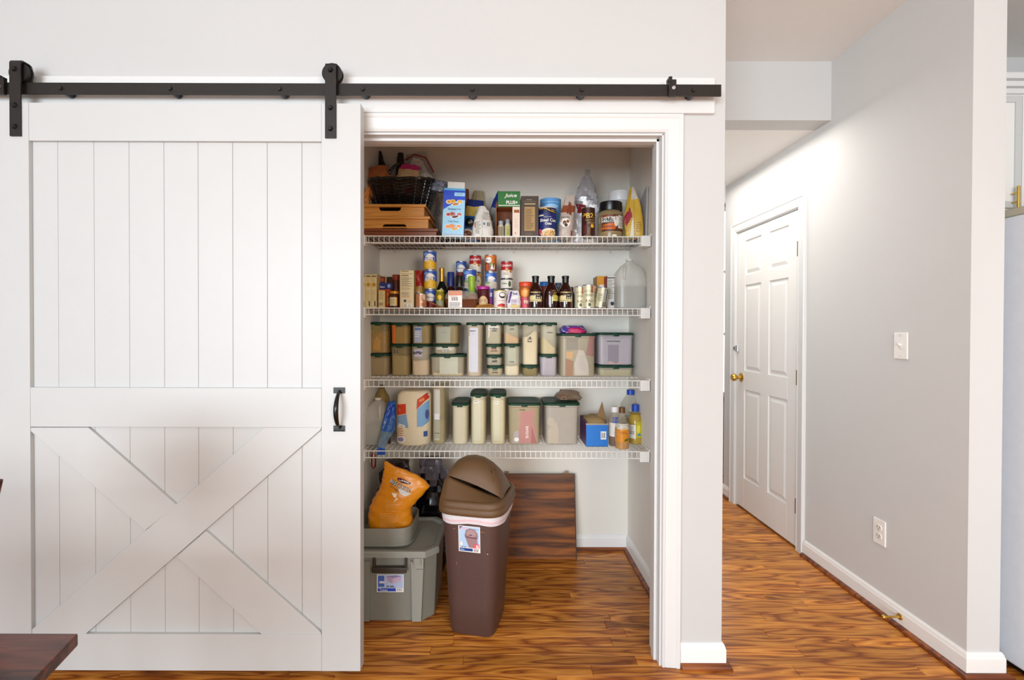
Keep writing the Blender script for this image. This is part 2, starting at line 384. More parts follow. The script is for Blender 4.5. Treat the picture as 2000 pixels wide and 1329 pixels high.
BBP = [(0, 0), (.013, 0), (.013, .070), (.010, .078), (.009, .084), (.004, .092), (0, .092)]   # (out, z)
SHP = [(.013, 0), (.032, 0), (.031, .008), (.027, .014), (.020, .018), (.013, .019)]
SHM = wood('shoe_wood', '#9a5524', '#7c3f18', '#5a2a10', rough=.35, rand=False, bands=8)
def run(path, name, z0=0.0):
    """baseboard and shoe swept along a polyline (list of (x,y)); room side is on the right of the travel direction"""
    par = None
    for prof, m, nm in ((BBP, TRIMB, name), (SHP, SHM, 'shoe_moulding')):
        g = G(); n = len(prof); vs = []
        for i, p in enumerate(path):
            p = Vector(p).to_2d() if len(p) > 2 else Vector(p)
            def nrm(a, b):
                t = (Vector(b) - Vector(a)).normalized(); return Vector((t.y, -t.x))
            if i == 0: o2 = nrm(path[0], path[1])
            elif i == len(path) - 1: o2 = nrm(path[-2], path[-1])
            else:
                a, b = nrm(path[i - 1], path[i]), nrm(path[i], path[i + 1]); o2 = (a + b) / (1 + a.dot(b))
            for out, z in prof: vs.append((p.x + o2.x * out, p.y + o2.y * out, z + z0))
        L = len(path)
        fs = [(k * n + i, (k + 1) * n + i, (k + 1) * n + (i + 1) % n, k * n + (i + 1) % n) for k in range(L - 1) for i in range(n)]
        fs += [tuple(range(n)), tuple(range((L) * n - 1, (L - 1) * n - 1, -1))]
        g.add(vs, fs, m)
        if par is None: par = struct(g, nm)
        else: part(g, nm, par)
run([(OX1 + .075, YW), (XC, YW), (XC, 4.3)], 'baseboard_corner')
run([(XH, DY0 - .075), (XH, 1.80), (XH + .125, 1.80), (XH + .125, 1.95)], 'baseboard_right')
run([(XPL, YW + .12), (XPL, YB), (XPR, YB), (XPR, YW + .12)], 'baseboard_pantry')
run([(-3.2, YW), (OX0 - .078, YW)], 'baseboard_front_left')
run([(XH + .125, 3.775), (XH, 3.775), (XH, DY1 + .075)], 'baseboard_far')
# track board over the opening
g = G(); g.box(-1.98, WX(1393, 1.832), YW - .019, YW, HZ(220, 1.832), HZ(151, 1.832), TRIM)
tb = struct(g, 'trim_4', bev=.0015)

# ---------------------------------------------------------------- barn door track
zt0, zt1 = HZ(187.5, 1.785, 978), HZ(164.5, 1.785, 978)
YT = 1.785
t = thing('door_track', 'long black flat steel track rail bolted to the white board above the pantry opening', 'rail', (0, YW - .019, zt0))
g = G(); g.box(-2.05, WX(1405, YT), YT - .003, YT + .003, zt0, zt1, BLACKM); part(g, 'rail_bar', t, True, bev=.001)
zm = (zt0 + zt1) / 2
for px in (-88, 120, 333, 546, 708, 921, 1135, 1352):
    x = WX(px, YT - .006)
    g = G(); g.disc_y(x, zm, YT - .009, YT - .003, .0075, BLACKM, 6, .009); part(g, 'bolt_head', t, True, smooth=30)
    g = G(); g.disc_y(x, zm, YT + .003, YW - .0195, .0125, M('#10131f', .3, metal=.5), 16); g.disc_y(x, zm, YT + .008, YW - .024, .0165, M('#10131f', .3, metal=.5), 16); part(g, 'spacer', t, True, smooth=30)
for px, sg in ((1307, 1), (10, -1)):
    x = WX(px, YT)
    g = G(); g.box(x - .012, x + .016, YT - .016, YT - .0032, zt0 - .006, zt1 + .012, BLACKM); g.box(x - .012, x + .0, YT - .018, YT + .014, zt1 + .001, zt1 + .022, BLACKM)
    g.disc_y(x + .004, zm, YT - .024, YT - .016, .007, SILV, 8); part(g, 'end_stop', t, True, bev=.001)

# ---------------------------------------------------------------- barn door
YD = 1.766; YDB = 1.812
Xd = lambda px, py=700: P(px, py, YD).x
Zd = lambda py, px=350: P(px, py, YD).z
t = thing('barn_door', 'large white sliding barn door with cross bracing, pushed to the left of the pantry', 'door', (Xd(320), 1.79, Zd(1311)))
xl0, xl1, xr0, xr1 = Xd(-22), Xd(58), Xd(628), Xd(704)
zb0, zb1, zm0, zm1, zt_0, zt_1 = Zd(1311), Zd(1240), Zd(835), Zd(758), Zd(275.5), Zd(201)
g = G(); g.box(xl0, xl1, YD, YDB, zb0, zt_1, DOORW); part(g, 'stile', t, True, bev=.0012)
g = G(); g.box(xr0, xr1, YD, YDB, zb0, zt_1, DOORW); part(g, 'stile', t, True, bev=.0012)
for a, b, nm in ((zb0, zb1, 'bottom_rail'), (zm0, zm1, 'middle_rail'), (zt_0, zt_1, 'top_rail')):
    g = G(); g.box(xl1 + .0006, xr0 - .0006, YD + .0006, YDB, a, b, DOORW); part(g, nm, t, True, bev=.0012)
xs = [58, 107, 178, 247, 315.5, 382.5, 450.5, 518.5, 586.5, 628]
for i in range(9):
    a = Xd(xs[i]) * 1.0; b = Xd(xs[i + 1])
    g = G(); g.box(a + (.0005 if i else 0), b - (.0005 if i < 8 else 0), YD + .015, YD + .027, zb1 - .01, zt_0 + .01, DOORW); part(g, 'plank', t, True, bev=.0016)
g = G(); g.box(xl1, xr0, YD + .0285, YD + .034, zb1, zt_0, DOORW); part(g, 'backing', t, True)
Pd = lambda px, py: (P(px, py, YD + .003).x, P(px, py, YD + .003).z)
A, Bq, Cq, Dq = Pd(627, 839), Pd(166, 1240), Pd(59, 1233), Pd(516, 835.5)
g = G(); g.prism([A, Pd(627, 835.5), Dq, Cq, Pd(59, 1240), Bq], YD + .003, YD + .0145, DOORW); part(g, 'long_brace', t, True, bev=.0012)
g = G(); g.prism([Pd(59, 835.5), Pd(59, 842), Pd(283, 1037), Pd(344, 987), Pd(172, 835.5)][::-1], YD + .003, YD + .0145, DOORW); part(g, 'short_brace', t, True, bev=.0012)
g = G(); g.prism([Pd(345, 1088), Pd(511, 1240), Pd(627, 1240), Pd(627, 1237), Pd(402, 1038)][::-1], YD + .003, YD + .0145, DOORW); part(g, 'short_brace', t, True, bev=.0012)
for pxc, m in ((646.5, BLACKM), (32, BLACKM)):
    x = Xd(pxc, 200); w = .0205; zb, ztp = Zd(271, 640), Zd(123, 640); zc = zt1 + .0338
    if pxc < 100: zb, ztp = Zd(267, 30), Zd(117, 30)
    g = G(); ys = YD - .006
    prof = [(ys, zb), (ys, ztp - .012), (ys + .004, ztp - .003), (ys + .012, ztp), (YT + .010, ztp), (YT + .020, ztp - .004), (YT + .024, ztp - .014), (YT + .024, zc - .022),
            (YT + .0185, zc - .022), (YT + .0185, ztp - .012), (YT + .012, ztp - .0055), (ys + .014, ztp - .0055), (ys + .0058, ztp - .012), (ys + .0058, zb)]
    g.prism(prof[::-1], x - w, x + w, m, axis='x'); h = part(g, 'hanger', t, True, bev=.001, label='black steel strap hanger')
    g = G(); g.disc_y(x, zc, YT - .011, YT - .006, .037, m, 28); g.disc_y(x, zc, YT - .006, YT + .006, .0335, m, 28); g.disc_y(x, zc, YT + .006, YT + .011, .037, m, 28)
    q = part(g, 'wheel', h, smooth=30); q.data.transform(Matrix.Translation(-t.location))
    for zz in (zc + .004, zb + .125 * (ztp - zb), zb + .40 * (ztp - zb)):
        g = G(); g.disc_y(x, zz, ys - .008, ys, .0075, BLK, 6, .0105); q = part(g, 'bolt', h, smooth=30); q.data.transform(Matrix.Translation(-t.location))
# pull handle
x = Xd(663, 800); za, zb_ = Zd(757, 660), Zd(843, 660)
HM = M('#14130f', .25, metal=.6, coat=.4)
g = G()
for zc in (za - .011, zb_ + .011): g.box(x - .021, x + .021, YD - .004, YD, zc - .011, zc + .011, HM)
pts = [(x + .002, YD - .003 - .042 * sin(pi * i / 14) ** .6, za - .014 + (zb_ - za + .028) * i / 14) for i in range(15)]
g.tube(pts, .007, HM, 10, radii=[.0055 + .004 * sin(pi * i / 14) for i in range(15)])
h = part(g, 'pull_handle', t, True, smooth=50, label='black arched pull handle')

# ---------------------------------------------------------------- hall door
w = thing('door_1', 'white six panel interior door with brass knob in the hallway wall', 'door', (XH, (DY0 + DY1) / 2, 0), -pi / 2)
w['kind'] = 'structure'
del w['label'], w['category']
HW = .375
g = casing(-HW, HW, 2.045, 0, TRIM); part(g, 'door_casing', w)
g = G(); g.box(-HW, -HW + .006, 0, .12, 0, 2.045, TRIM); g.box(HW - .006, HW, 0, .12, 0, 2.045, TRIM); g.box(-HW, HW, 0, .12, 2.039, 2.045, TRIM); part(g, 'jamb', w)
lw = .366
g = G(); g.box(-lw, lw, .012, .036, .012, 2.036, HDOOR)
zr = [(.012, .235), (.88, 1.02), (1.64, 1.715), (1.965, 2.036)]
for a, b in zr: g.box(-lw + .105, lw - .105, .003, .0125, a, b, HDOOR)
for a, b in ((-lw, -lw + .1055), (lw - .1055, lw)): g.box(a, b, .003, .0125, .012, 2.036, HDOOR)
g.box(-.05, .05, .0031, .0125, .2, 2.0, HDOOR)
part(g, 'door_leaf', w, bev=.0025)
for a, b in ((.235, .88), (1.02, 1.64), (1.715, 1.965)):
    for x0, x1 in ((-lw + .1055, -.05), (.05, lw - .1055)):
        g = G(); i = .012; j = .034
        vs = [(x0, .0128, a), (x1, .0128, a), (x1, .0128, b), (x0, .0128, b), (x0 + i, .0122, a + i), (x1 - i, .0122, a + i), (x1 - i, .0122, b - i), (x0 + i, .0122, b - i),
              (x0 + j, .0045, a + j), (x1 - j, .0045, a + j), (x1 - j, .0045, b - j), (x0 + j, .0045, b - j)]
        g.add(vs, [(0, 1, 5, 4), (1, 2, 6, 5), (2, 3, 7, 6), (3, 0, 4, 7), (4, 5, 9, 8), (5, 6, 10, 9), (6, 7, 11, 10), (7, 4, 8, 11), (8, 9, 10, 11)], HDOOR)
        part(g, 'panel', w)
for zz in (.26, 1.03, 1.80):
    g = G(); g.lathe([(.0065, zz - .045), (.0065, zz + .045)], M('#8d7a52', .35, metal=.8), 10, cx=lw + .001, cy=-.003); part(g, 'hinge', w, smooth=40, label='brass hinge')
g = G(); R90 = Matrix.Rotation(pi / 2, 4, 'X')
g.lathe([(.032, -.001), (.033, .003), (.014, .008), (.011, .03), (.020, .037), (.027, .046), (.028, .058), (.022, .068), (.008, .070)], BRASS, 24)
g.xf(Matrix.Translation((-lw + .06, .003, .965)) @ R90); part(g, 'knob', w, smooth=50, label='brass knob')
g = G(); g.box(-lw - .004, -lw + .03, -.012, .003, 1.155, 1.20, SILV); g.box(-lw - .028, -lw - .004, -.015, -.010, 1.165, 1.19, M('#6c6960', .3, metal=.7)); part(g, 'flip_latch', w, bev=.002, label='silver flip latch')

# ---------------------------------------------------------------- wall plates
def plate(name, label, cat, y, z, kind):
    t = thing(name, label, cat, (XH, y, z), -pi / 2)
    g = G(); g.box(-.036, .036, -.006, 0, -.0585, .0585, WHITE); part(g, 'wall_plate', t, bev=.0025)
    if kind == 's':
        g = G(); g.box(-.006, .006, -.0075, -.0055, -.013, .013, M('#dddad2', .4)); part(g, 'toggle_slot', t)
        g = G(); g.prism([(-.006, -.003), (-.019, .006), (-.019, .012), (-.006, .008)], -.0045, .0045, WHITE, axis='x'); part(g, 'toggle', t, bev=.001)
    else:
        for zz in (-.0195, .0195):
            g = G(); g.loft([(0, 0, 0, .0175, .0145, 2.6), (.0025, 0, 0, .0165, .0135, 2.6)], M('#e6e2da', .4), 20); g.xf(Matrix.Translation((0, -.006, zz)) @ R90)
            r = part(g, 'receptacle', t, smooth=40)
            g = G(); g.box(-.008, -.006, -.0092, -.0085, zz - .001, zz + .008, INK); g.box(.006, .008, -.0092, -.0085, zz - .001, zz + .007, INK); g.box(-.002, .002, -.0092, -.0085, zz - .009, zz - .005, INK); part(g, 'slot', r)
    for zz in ((-.045, .045) if kind == 's' else (0,)):
        g = G(); g.disc_y(0, zz, -.0072, -.006, .003, M('#cfccc4', .3), 10); part(g, 'screw', t)
plate('light_switch', 'white single toggle light switch plate on the hallway wall', 'switch', 2.108, 1.245, 's')
plate('power_outlet', 'white duplex wall outlet low on the hallway wall', 'outlet', 2.216, .372, 'o')
t = thing('door_stop', 'brass peg door stop screwed into the hallway baseboard', 'door stop', (XH - .0135, 2.085, .052), -pi / 2)
g = G(); g.lathe([(.014, 0), (.013, .004), (.006, .007), (.0045, .012), (.0045, .062), (.009, .064), (.010, .074), (.006, .079)], BRASS, 16); g.xf(R90); part(g, 'peg', t, smooth=50)

# ---------------------------------------------------------------- fridge and cabinet beyond the pier
t = thing('refrigerator', 'pale grey refrigerator at the right edge beside the white wall end', 'refrigerator', (2.35, 1.62, 0))
FM = M('#e2e7ee', .5, bump=.1, bs=500); FB = M('#b9b39f', .5)
g = G(); g.box(1.97, 2.78, 1.28, 2.38, .03, 1.755, FM); part(g, 'cabinet_body', t, True, bev=.008)
g = G(); g.box(1.968, 2.782, 1.30, 2.36, 1.755, 1.785, FB); part(g, 'top_cover', t, True, bev=.006)
for a, b in ((1.972, 2.372), (2.378, 2.778)):
    g = G(); g.box(a, b, 1.20, 1.272, .08, 1.77, M('#b9bdc4', .35, metal=.5)); dr = part(g, 'fridge_door', t, True, bev=.008)
    xx = b - .03 if a < 2 else a + .03
    g = G(); g.tube([(xx, 1.20, .7), (xx, 1.155, .74), (xx, 1.155, 1.46), (xx, 1.20, 1.5)], .011, SILV, 10); q = part(g, 'handle', dr, smooth=50); q.data.transform(Matrix.Translation(-t.location))
g = G(); g.box(2.0, 2.75, 1.35, 2.3, 0, .03, BLK); part(g, 'base', t, True)
t = thing('upper_cabinet', 'white cabinet with brass bar handles above the refrigerator', 'cabinet', (2.4, 2.36, 1.86))
g = G(); g.box(1.905, 3.1, 2.2, 2.525, 1.86, 2.40, HDOOR); part(g, 'body', t, True)
xs_ = [1.915, WX(1990, 2.18), WX(1990, 2.18) + .43, 3.09]
for a, b in zip(xs_, xs_[1:]):
    g = G(); zz0, zz1 = 1.875, 2.385; g.box(a + .0015, b - .0015, 2.182, 2.198, zz0, zz1, HDOOR); f_ = .03
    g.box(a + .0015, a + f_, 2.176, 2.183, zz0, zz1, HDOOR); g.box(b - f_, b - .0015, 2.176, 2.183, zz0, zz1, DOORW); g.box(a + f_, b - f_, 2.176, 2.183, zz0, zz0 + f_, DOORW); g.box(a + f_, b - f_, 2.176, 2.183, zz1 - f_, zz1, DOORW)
    dr = part(g, 'cabinet_door', t, True)
    for xx in ([WX(1986, 2.148)] if a < 2 else [a + .02]):
        g = G(); zc = HZ(382, 2.15)
        g.tube([(xx, 2.148, zc - .05), (xx, 2.148, zc + .05)], .006, BRASS, 8); g.tube([(xx, 2.148, zc - .02), (xx, 2.176, zc - .02)], .004, BRASS, 6); g.tube([(xx, 2.148, zc + .02), (xx, 2.176, zc + .02)], .004, BRASS, 6)
        q = part(g, 'bar_handle', dr, smooth=50, label='brass bar handle'); q.data.transform(Matrix.Translation(-t.location))
g = G()
for k, (o_, z0, z1) in enumerate(((.012, 2.40, 2.425), (.03, 2.425, 2.45), (.05, 2.45, 2.478))): g.box(1.905, 3.1, 2.2 - o_, 2.52, z0, z1, TRIM)
part(g, 'crown_moulding', t, True, bev=.003)

# ---------------------------------------------------------------- dining table corner and chair, foreground left
TW = wood('cherry_wood', '#6b3524', '#4e2418', '#2c130d', rough=.3, along='x', rand=False, bands=9, sc=1.6)
t = thing('dining_table', 'dark cherry dining table, only its corner in the lower left', 'table', (-1.45, .45, 0))
g = G(); g.prism([(-.775, .871), (-2.1, .871), (-2.15, .45), (-2.1, .05), (-.66, .05), (-.645, .2), (-.66, .45)], .727, .75, TW, axis='z'); part(g, 'table_top', t, True, bev=.003)
g = G(); g.box(-1.98, -.95, .16, .76, .65, .7265, TW); part(g, 'apron', t, True, bev=.002)
for xx, yy in ((-1.93, .2), (-1.93, .7), (-1.0, .2), (-1.0, .7)):
    g = G(); g.loft([(0, xx, yy, .02, .02, 6), (.65, xx, yy, .032, .032, 6), (.70, xx, yy, .034, .034, 6)], TW, 16); part(g, 'leg', t, True, smooth=30)
t = thing('dining_chair', 'dark wooden dining chair whose back corner shows at the left edge', 'chair', (-1.24, .8, 0))
g = G(); g.box(-1.44, -1.06, .56, .95, .44, .47, TW); part(g, 'seat', t, True, bev=.006)
pz = P(4, 941, 1.03)
for xx in (-1.40, -1.145):
    pass
xr_ = WX(-2, 1.0, 941)
g = G(); g.prism([(xr_ - .38, .80), (xr_ - .045, .80), (xr_ , HZ(941, 1.0)), (xr_ - .41, HZ(941, 1.0))], .99, 1.012, TW); part(g, 'backrest', t, True, bev=.004)
for xx in (xr_ - .03, xr_ - .34):
    g = G(); g.tube([(xx - .02, .96, 0), (xx - .02, .96, .45), (xx - .015, .99, .85)], .016, TW, 8); part(g, 'leg', t, True, smooth=50)
for xx in (-1.09, -1.41):
    g = G(); g.tube([(xx, .60, 0), (xx, .60, .44)], .017, TW, 8); part(g, 'leg', t, True, smooth=50)

# ---------------------------------------------------------------- wire shelves
YS = 2.43
ZS = {'A': HZ(461.5, YS), 'B': HZ(602, YS), 'C': HZ(742.5, YS), 'D': HZ(881, YS)}
g = G(); g.tube([(0, .400, 0), (0, .002, 0), (0, 0, -.002), (0, -.002, -.036)], .0016, WIREW, 5)
wire0 = None
SHN = {'A': 'topmost white wire shelf, carrying trays, basket and bags', 'B': 'second white wire shelf from the top, carrying cans and bottles',
       'C': 'third white wire shelf from the top, carrying two tiers of green lidded tubs', 'D': 'lowest white wire shelf, carrying tall tubs, jug and paper towels'}
for k in 'ABCD':
    z = ZS[k]; zc = z - .0018
    t = thing('wire_shelf', SHN[k], 'shelf', (0, YS, z), group='wire pantry shelves')
    n = 56; x0 = XPL + .020; st = (XPR - .012 - x0) / n
    for i in range(n + 1):
        if wire0 is None: wire0 = part(g, 'wire', t, smooth=60); wi = wire0
        else:
            wi = wire0.copy(); COL.objects.link(wi); wi.parent = t
        wi.location = (x0 + st * i, 0, -.0018)
    for nm, y, zz, r in (('front_rail', -.0035, -.0022, .0030), ('lip_rail', -.0045, -.036, .0030), ('back_rail', .400, -.0055, .0030), ('support_rail', .19, -.0058, .0028), ('support_rail', .30, -.0058, .0022)):
        gg = G(); gg.tube([(XPL + .006, y, zz), (XPR - .004, y, zz)], r, WIREW, 8); part(gg, nm, t, smooth=60)
    for sx, xa, xb in ((-1, XPL, XPL + .030), (1, XPR - .052, XPR - .001)):
        gg = G(); gg.box(xa, xb, -.018, .022, -.052, .002, WIREW); gg.box(xa if sx < 0 else xb - .006, xa + .006 if sx < 0 else xb, -.018, .05, -.052, .012, WIREW)
        part(gg, 'end_bracket', t, bev=.002)
    for px in (770, 846, 924, 1003, 1087, 1192):
        xx = WX(px, 2.82)
        gg = G(); gg.disc_y(xx, -.016, .398, .404, .006, M('#dcd9d2', .4), 10); gg.box(xx - .003, xx + .003, .396, .404, -.014, .0, M('#dcd9d2', .4)); part(gg, 'wall_clip', t)
# ================================================================ goods on the shelves
def fit(x0, x1, yt, Y, zb):
    """centre x, width and height of an object standing at zb whose near face is at depth Y"""
    a, b = WX(x0, Y, yt), WX(x1, Y, yt); return (a + b) / 2, b - a, HZ(yt, Y, (x0 + x1) / 2) - zb
def carton(name, label, cat, x0, x1, yt, Y, dep, zb, mat, items=(), rz=0, rx=0, ry=0, group=None, side=None, bev=.0012, w=None, h=None):
    cx, w_, h_ = fit(x0, x1, yt, Y, zb); w = w or w_; h = h or h_
    t = thing(name, label, cat, (cx, Y + dep / 2, zb), rz, group, rot=(rx, ry, rz) if (rx or ry) else None)
    g = G(); g.box(-w / 2, w / 2, -dep / 2, dep / 2, 0, h, mat)
    if side:
        g.m = [g.m[0]] * 6; k = g.mi(side); g.m[4] = k; g.m[5] = k; g.m[1] = k
    part(g, 'carton', t, bev=bev)
    if items: decals(g, items, w, h, 'print', t)
    return t, w, h
TOPM = M('#b9babd', .3, metal=.85)
def can(name, label, x0, x1, yt, Yc, zb, items, body, lid=TOPM, group=None, rz=0, h=None, mf=None, rx=0, ry=0, cat='can', bands=None):
    cx, w, h_ = fit(x0, x1, yt, Yc, zb); r = w / 2; h = h or h_
    t = thing(name, label, cat, (cx, Yc, zb), rz, group, rot=(rx, ry, rz) if (rx or ry) else None)
    g = G(); g.lathe([(r * .93, 0), (r * .985, .001), (r, .003), (r * .985, .005)], lid, 28)
    part(g, 'base_rim', t, smooth=35)
    b = G(); bands = bands or [(1, body)]
    zs = [.005]; ms = []
    for f, mm in bands: zs.append(.005 + (h - .010) * f); ms.append(mm)
    b.lathe([(r * .985, z) for z in zs], body, 28, mf=lambda k, i: ms[k]); part(b, 'can_body', t, smooth=35)
    g = G(); g.lathe([(r * .985, h - .005), (r, h - .003), (r * .985, h - .001), (r * .93, h), (r * .90, h - .003)], lid, 28); part(g, 'lid', t, smooth=35)
    if items: decals(b, items, w, h, 'print', t)
    return t, h
# ---------------------------------------------------------------- shelf A (top)
zA = ZS['A'] + .0006
TW1 = wood('bamboo', '#d79a4a', '#c98838', '#a9681f', rough=.4, rand=False, bands=5, stretch=.7)
TW2 = wood('tray_dark', '#8a4a22', '#73391a', '#52240f', rough=.4, rand=False, bands=5, stretch=.7)
def tray(label, xr, Yf, z0, z1, mat, slot, dep=.345, rz=0):
    x1 = WX(xr, Yf); x0 = XPL + .012; w = x1 - x0; h = z1 - z0
    t = thing('serving_tray', label, 'tray', ((x0 + x1) / 2, Yf + dep / 2, z0), rz, 'wooden trays stacked on the top shelf')
    a, b = -w / 2, w / 2; c, d = -dep / 2, dep / 2
    g = G(); g.box(a + .004, b - .004, c + .004, d - .004, .003, .009, mat); part(g, 'tray_base', t)
    sx = None
    if slot: s0 = WX(slot[0], Yf) - t.location.x; s1 = WX(slot[1], Yf) - t.location.x
    g = G(); rim = .014
    if slot == None: g.box(a, b, c, c + .011, 0, h - rim, mat)
    elif slot[2] == 'top':
        g.prism([(a, 0), (b, 0), (b, h - rim), (s1, h - rim), (s1 - .003, h - rim - .014), (s1 - .014, h - rim - .019), (s0 + .014, h - rim - .019), (s0 + .003, h - rim - .014), (s0, h - rim), (a, h - rim)], c, c + .011, mat)
    else:
        g.prism([(a, 0), (s0, 0), (s0 + .004, .016), (s0 + .014, .021), (s1 - .014, .021), (s1 - .004, .016), (s1, 0), (b, 0), (b, h - rim), (a, h - rim)], c, c + .011, mat)
    part(g, 'front_wall', t, bev=.001)
    g = G(); g.box(a, b, d - .011, d, 0, h - rim, mat); g.box(a, a + .011, c + .011, d - .011, 0, h - rim, mat); g.box(b - .011, b, c + .011, d - .011, 0, h - rim, mat); part(g, 'tray_walls', t, bev=.001)
    g = G(); o_ = .010; n = 8
    vs = []
    for ex, zz in ((o_, h - rim), (o_, h), (-.012, h), (-.012, h - rim)):
        for (sx_, sy_) in ((a - ex, c - ex), (b + ex, c - ex), (b + ex, d + ex), (a - ex, d + ex)): vs.append((sx_, sy_, zz))
    fs = []
    for k in range(4):
        for i in range(4): fs.append((k * 4 + i, k * 4 + (i + 1) % 4, ((k + 1) % 4) * 4 + (i + 1) % 4, ((k + 1) % 4) * 4 + i))
    g.add(vs, fs, mat); part(g, 'rim', t, bev=.002)
    return t
z1 = HZ(447, 2.46, 780); z2 = HZ(424, 2.46, 780); z3 = HZ(401, 2.46, 780)
tray('dark brown wooden tray, lowest of the stack under the black basket', 852, 2.462, zA, z1, TW2, None, dep=.355)
tray('light wooden tray with low handle slot, middle of the stack on the top shelf', 836, 2.452, z1 + .0005, z2, TW1, (746, 794, 'bot'), dep=.36)
tray('light wooden tray with high handle slot, directly under the black basket', 828, 2.447, z2 + .0005, z3, TW1, (740, 783, 'top'), dep=.36)
zT = z3 + .001
# black wicker basket
WK = M('#141212', .32, var=.3, coat=.4)
bx, by, bh = -.53, 2.612, .140
t = thing('wicker_basket', 'black wicker basket with arched handle, on the stacked wooden trays', 'basket', (bx, by, zT))
def ring(f, ph=0, amp=0.0, n=72, nst=18):
    rx, ry = .135 + .042 * f, .105 + .032 * f; out = []
    for i in range(n):
        a = 2 * pi * i / n; c, s_ = cos(a), sin(a); e = 3.2
        q = 1 + amp * cos(nst * a + ph)
        out.append((math.copysign(abs(c) ** (2 / e), c) * rx * q, math.copysign(abs(s_) ** (2 / e), s_) * ry * q, .008 + (bh - .016) * f + .012 * f * c * c))
    return out
g = G(); g.loft([(.002, 0, 0, .13, .10, 3.2), (.010, 0, 0, .134, .104, 3.2)], WK, 36); part(g, 'basket_base', t)
g = G()
for k in range(17): g.tube(ring(k / 16, pi * (k % 2), .016), .0036, WK, 5, closed=True)
part(g, 'woven_strands', t, smooth=60, kind='stuff')
for i in range(18):
    a = 2 * pi * (i + .5) / 18; g = G(); j = int((i + .5) * 4) % 72
    g.tube([ring(f)[j] for f in (0, .5, 1)], .0032, WK, 5); part(g, 'stake', t, smooth=60)
g = G()
for ph in (0, pi): g.tube([(x, y, z + .007 + .004 * cos(9 * 2 * pi * i / 72 + ph)) for i, (x, y, z) in enumerate(ring(1.03, 0, .0))], .006, WK, 6, closed=True)
part(g, 'braided_rim', t, smooth=60)
g = G(); hx = WX(784, 2.60) - bx; hr = .078; hz = HZ(321, 2.60, 784) - zT - .120
for ph in (0, 2.09, 4.19):
    g.tube([(hx - hr * cos(pi * i / 28) + .0035 * cos(ph + i * .8), -.02 + .0035 * sin(ph + i * .8), .120 + hz * sin(pi * i / 28) ** .8) for i in range(29)], .0066, WK, 6)
part(g, 'arched_handle', t, smooth=60)
# things heaped in the basket
def pouch(name, label, cat, x, y, z, w, d, h, mat, rot=(0, 0, 0), seed=1, lean=0.0, top=.12, nz=.006, mf=None, group=None, items=None, seg=30, flat=True, n=12, taper=.55, facet=55):
    t = thing(name, label, cat, (x, y, z + abs(math.sin(rot[1])) * w * .42), 0, group, rot=rot)
    secs = []; rnd = random.Random(seed)
    for i in range(n + 1):
        f = i / n
        dd = d / 2 * (1 - f ** 1.6 * (1 - top)) * (0.86 + .14 * min(1, f * 5)); ww = w / 2 * (1 - (1 - taper) * f ** 2.2) * (0.9 + .1 * min(1, f * 4))
        secs.append((h * f, lean * f * f, 0, ww, max(dd, .0018), 3.2 - 1.0 * f))
    g = G(); g.loft(secs, mat, seg, nz=nz, seed=seed, mf=mf); b = part(g, 'bag', t, smooth=facet)
    if items: decals(g, items, w, h, 'print', t, lift=.0007)
    return t, g
PL = lambda c, a=.35: M(c, .22, alpha=a, bump=.5, bs=45)
CLR = PL('#d8d8dc', .30)
t, g = pouch('snack_bag', 'clear bag of cookies with pink and orange print in the black basket', 'bag', -.512, 2.585, zT + .07, .15, .09, .175, M('#e6bc8c', .35, bump=.6, bs=40, var=.3), (0, .1, 0), 3,
             mf=lambda k, i: M('#d02c7c', .3, bump=.5) if k > 9 else (M('#e6bc8c', .35, bump=.6, bs=40, var=.3) if (k + i // 3) % 3 else M('#d8b48a', .4, bump=.5)), items=[('e', .55, .3, .12, .1, CREAM), ('p', [(.5, .05), (.8, .05), (.75, .3), (.55, .2)], M('#e03a10', .4))])
pouch('snack_bag', 'amber plastic bag bulging over the left of the black basket', 'bag', -.650, 2.60, zT + .07, .13, .10, .165, M('#c0703a', .25, bump=.6, bs=40, var=.4), (0, -.12, 0), 5, nz=.010, taper=.8, top=.5)
pouch('plastic_bag', 'crumpled grey white plastic bag peaking behind the basket handle', 'bag', -.455, 2.66, zT + .08, .17, .08, .225, M('#e0dcd6', .3, bump=.8, bs=40), (0, .05, 0), 8, nz=.014, facet=18, taper=.15, lean=-.03,
      mf=lambda k, i: RED if (k in (4, 5) and i % 7 < 3) else M('#cfcbc6', .3, bump=.8, bs=40))
t, g = pouch('zip_bag', 'clear zip bag with a red closure strip, tall behind the black basket', 'bag', -.43, 2.795, zT + .01, .17, .04, .375, CLR, (0, -.18, 0), 9, nz=.008, taper=.7)
g2 = G(); g2.tube([(-.07, -.012, .34), (-.01, -.016, .362), (.05, -.012, .335), (.082, -.016, .24)], .0045, M('#a8262c', .35), 6); part(g2, 'zip_strip', t, smooth=50, label='red zip strip')
pouch('dark_bag', 'dark maroon pointed bag at the far left behind the basket', 'bag', -.672, 2.80, zT, .07, .04, HZ(296, 2.80) - zT, M('#2c1418', .3, bump=.4), (0, -.02, 0), 10, taper=.1, lean=-.03)
pouch('dark_bag', 'black pointed bag top standing behind the amber bag', 'bag', -.598, 2.80, zT, .07, .035, HZ(299, 2.80) - zT, M('#15101a', .3, bump=.4), (0, .02, 0), 12, taper=.3)
pouch('plastic_bag', 'amber crinkled bag between the left wall and the basket', 'bag', -.70, 2.49, zT, .03, .05, .10, M('#c8803c', .3, bump=.7, bs=50), (0, 0, 0), 13, nz=.003, taper=.5)
t, g = pouch('snack_box', 'flat cream packet lying across the right rim of the basket', 'packet', -.385, 2.62, zT + .152, .12, .11, .014, M('#cdbf9c', .5), (0, .15, 0), 14, taper=.95, top=.8, nz=.002)
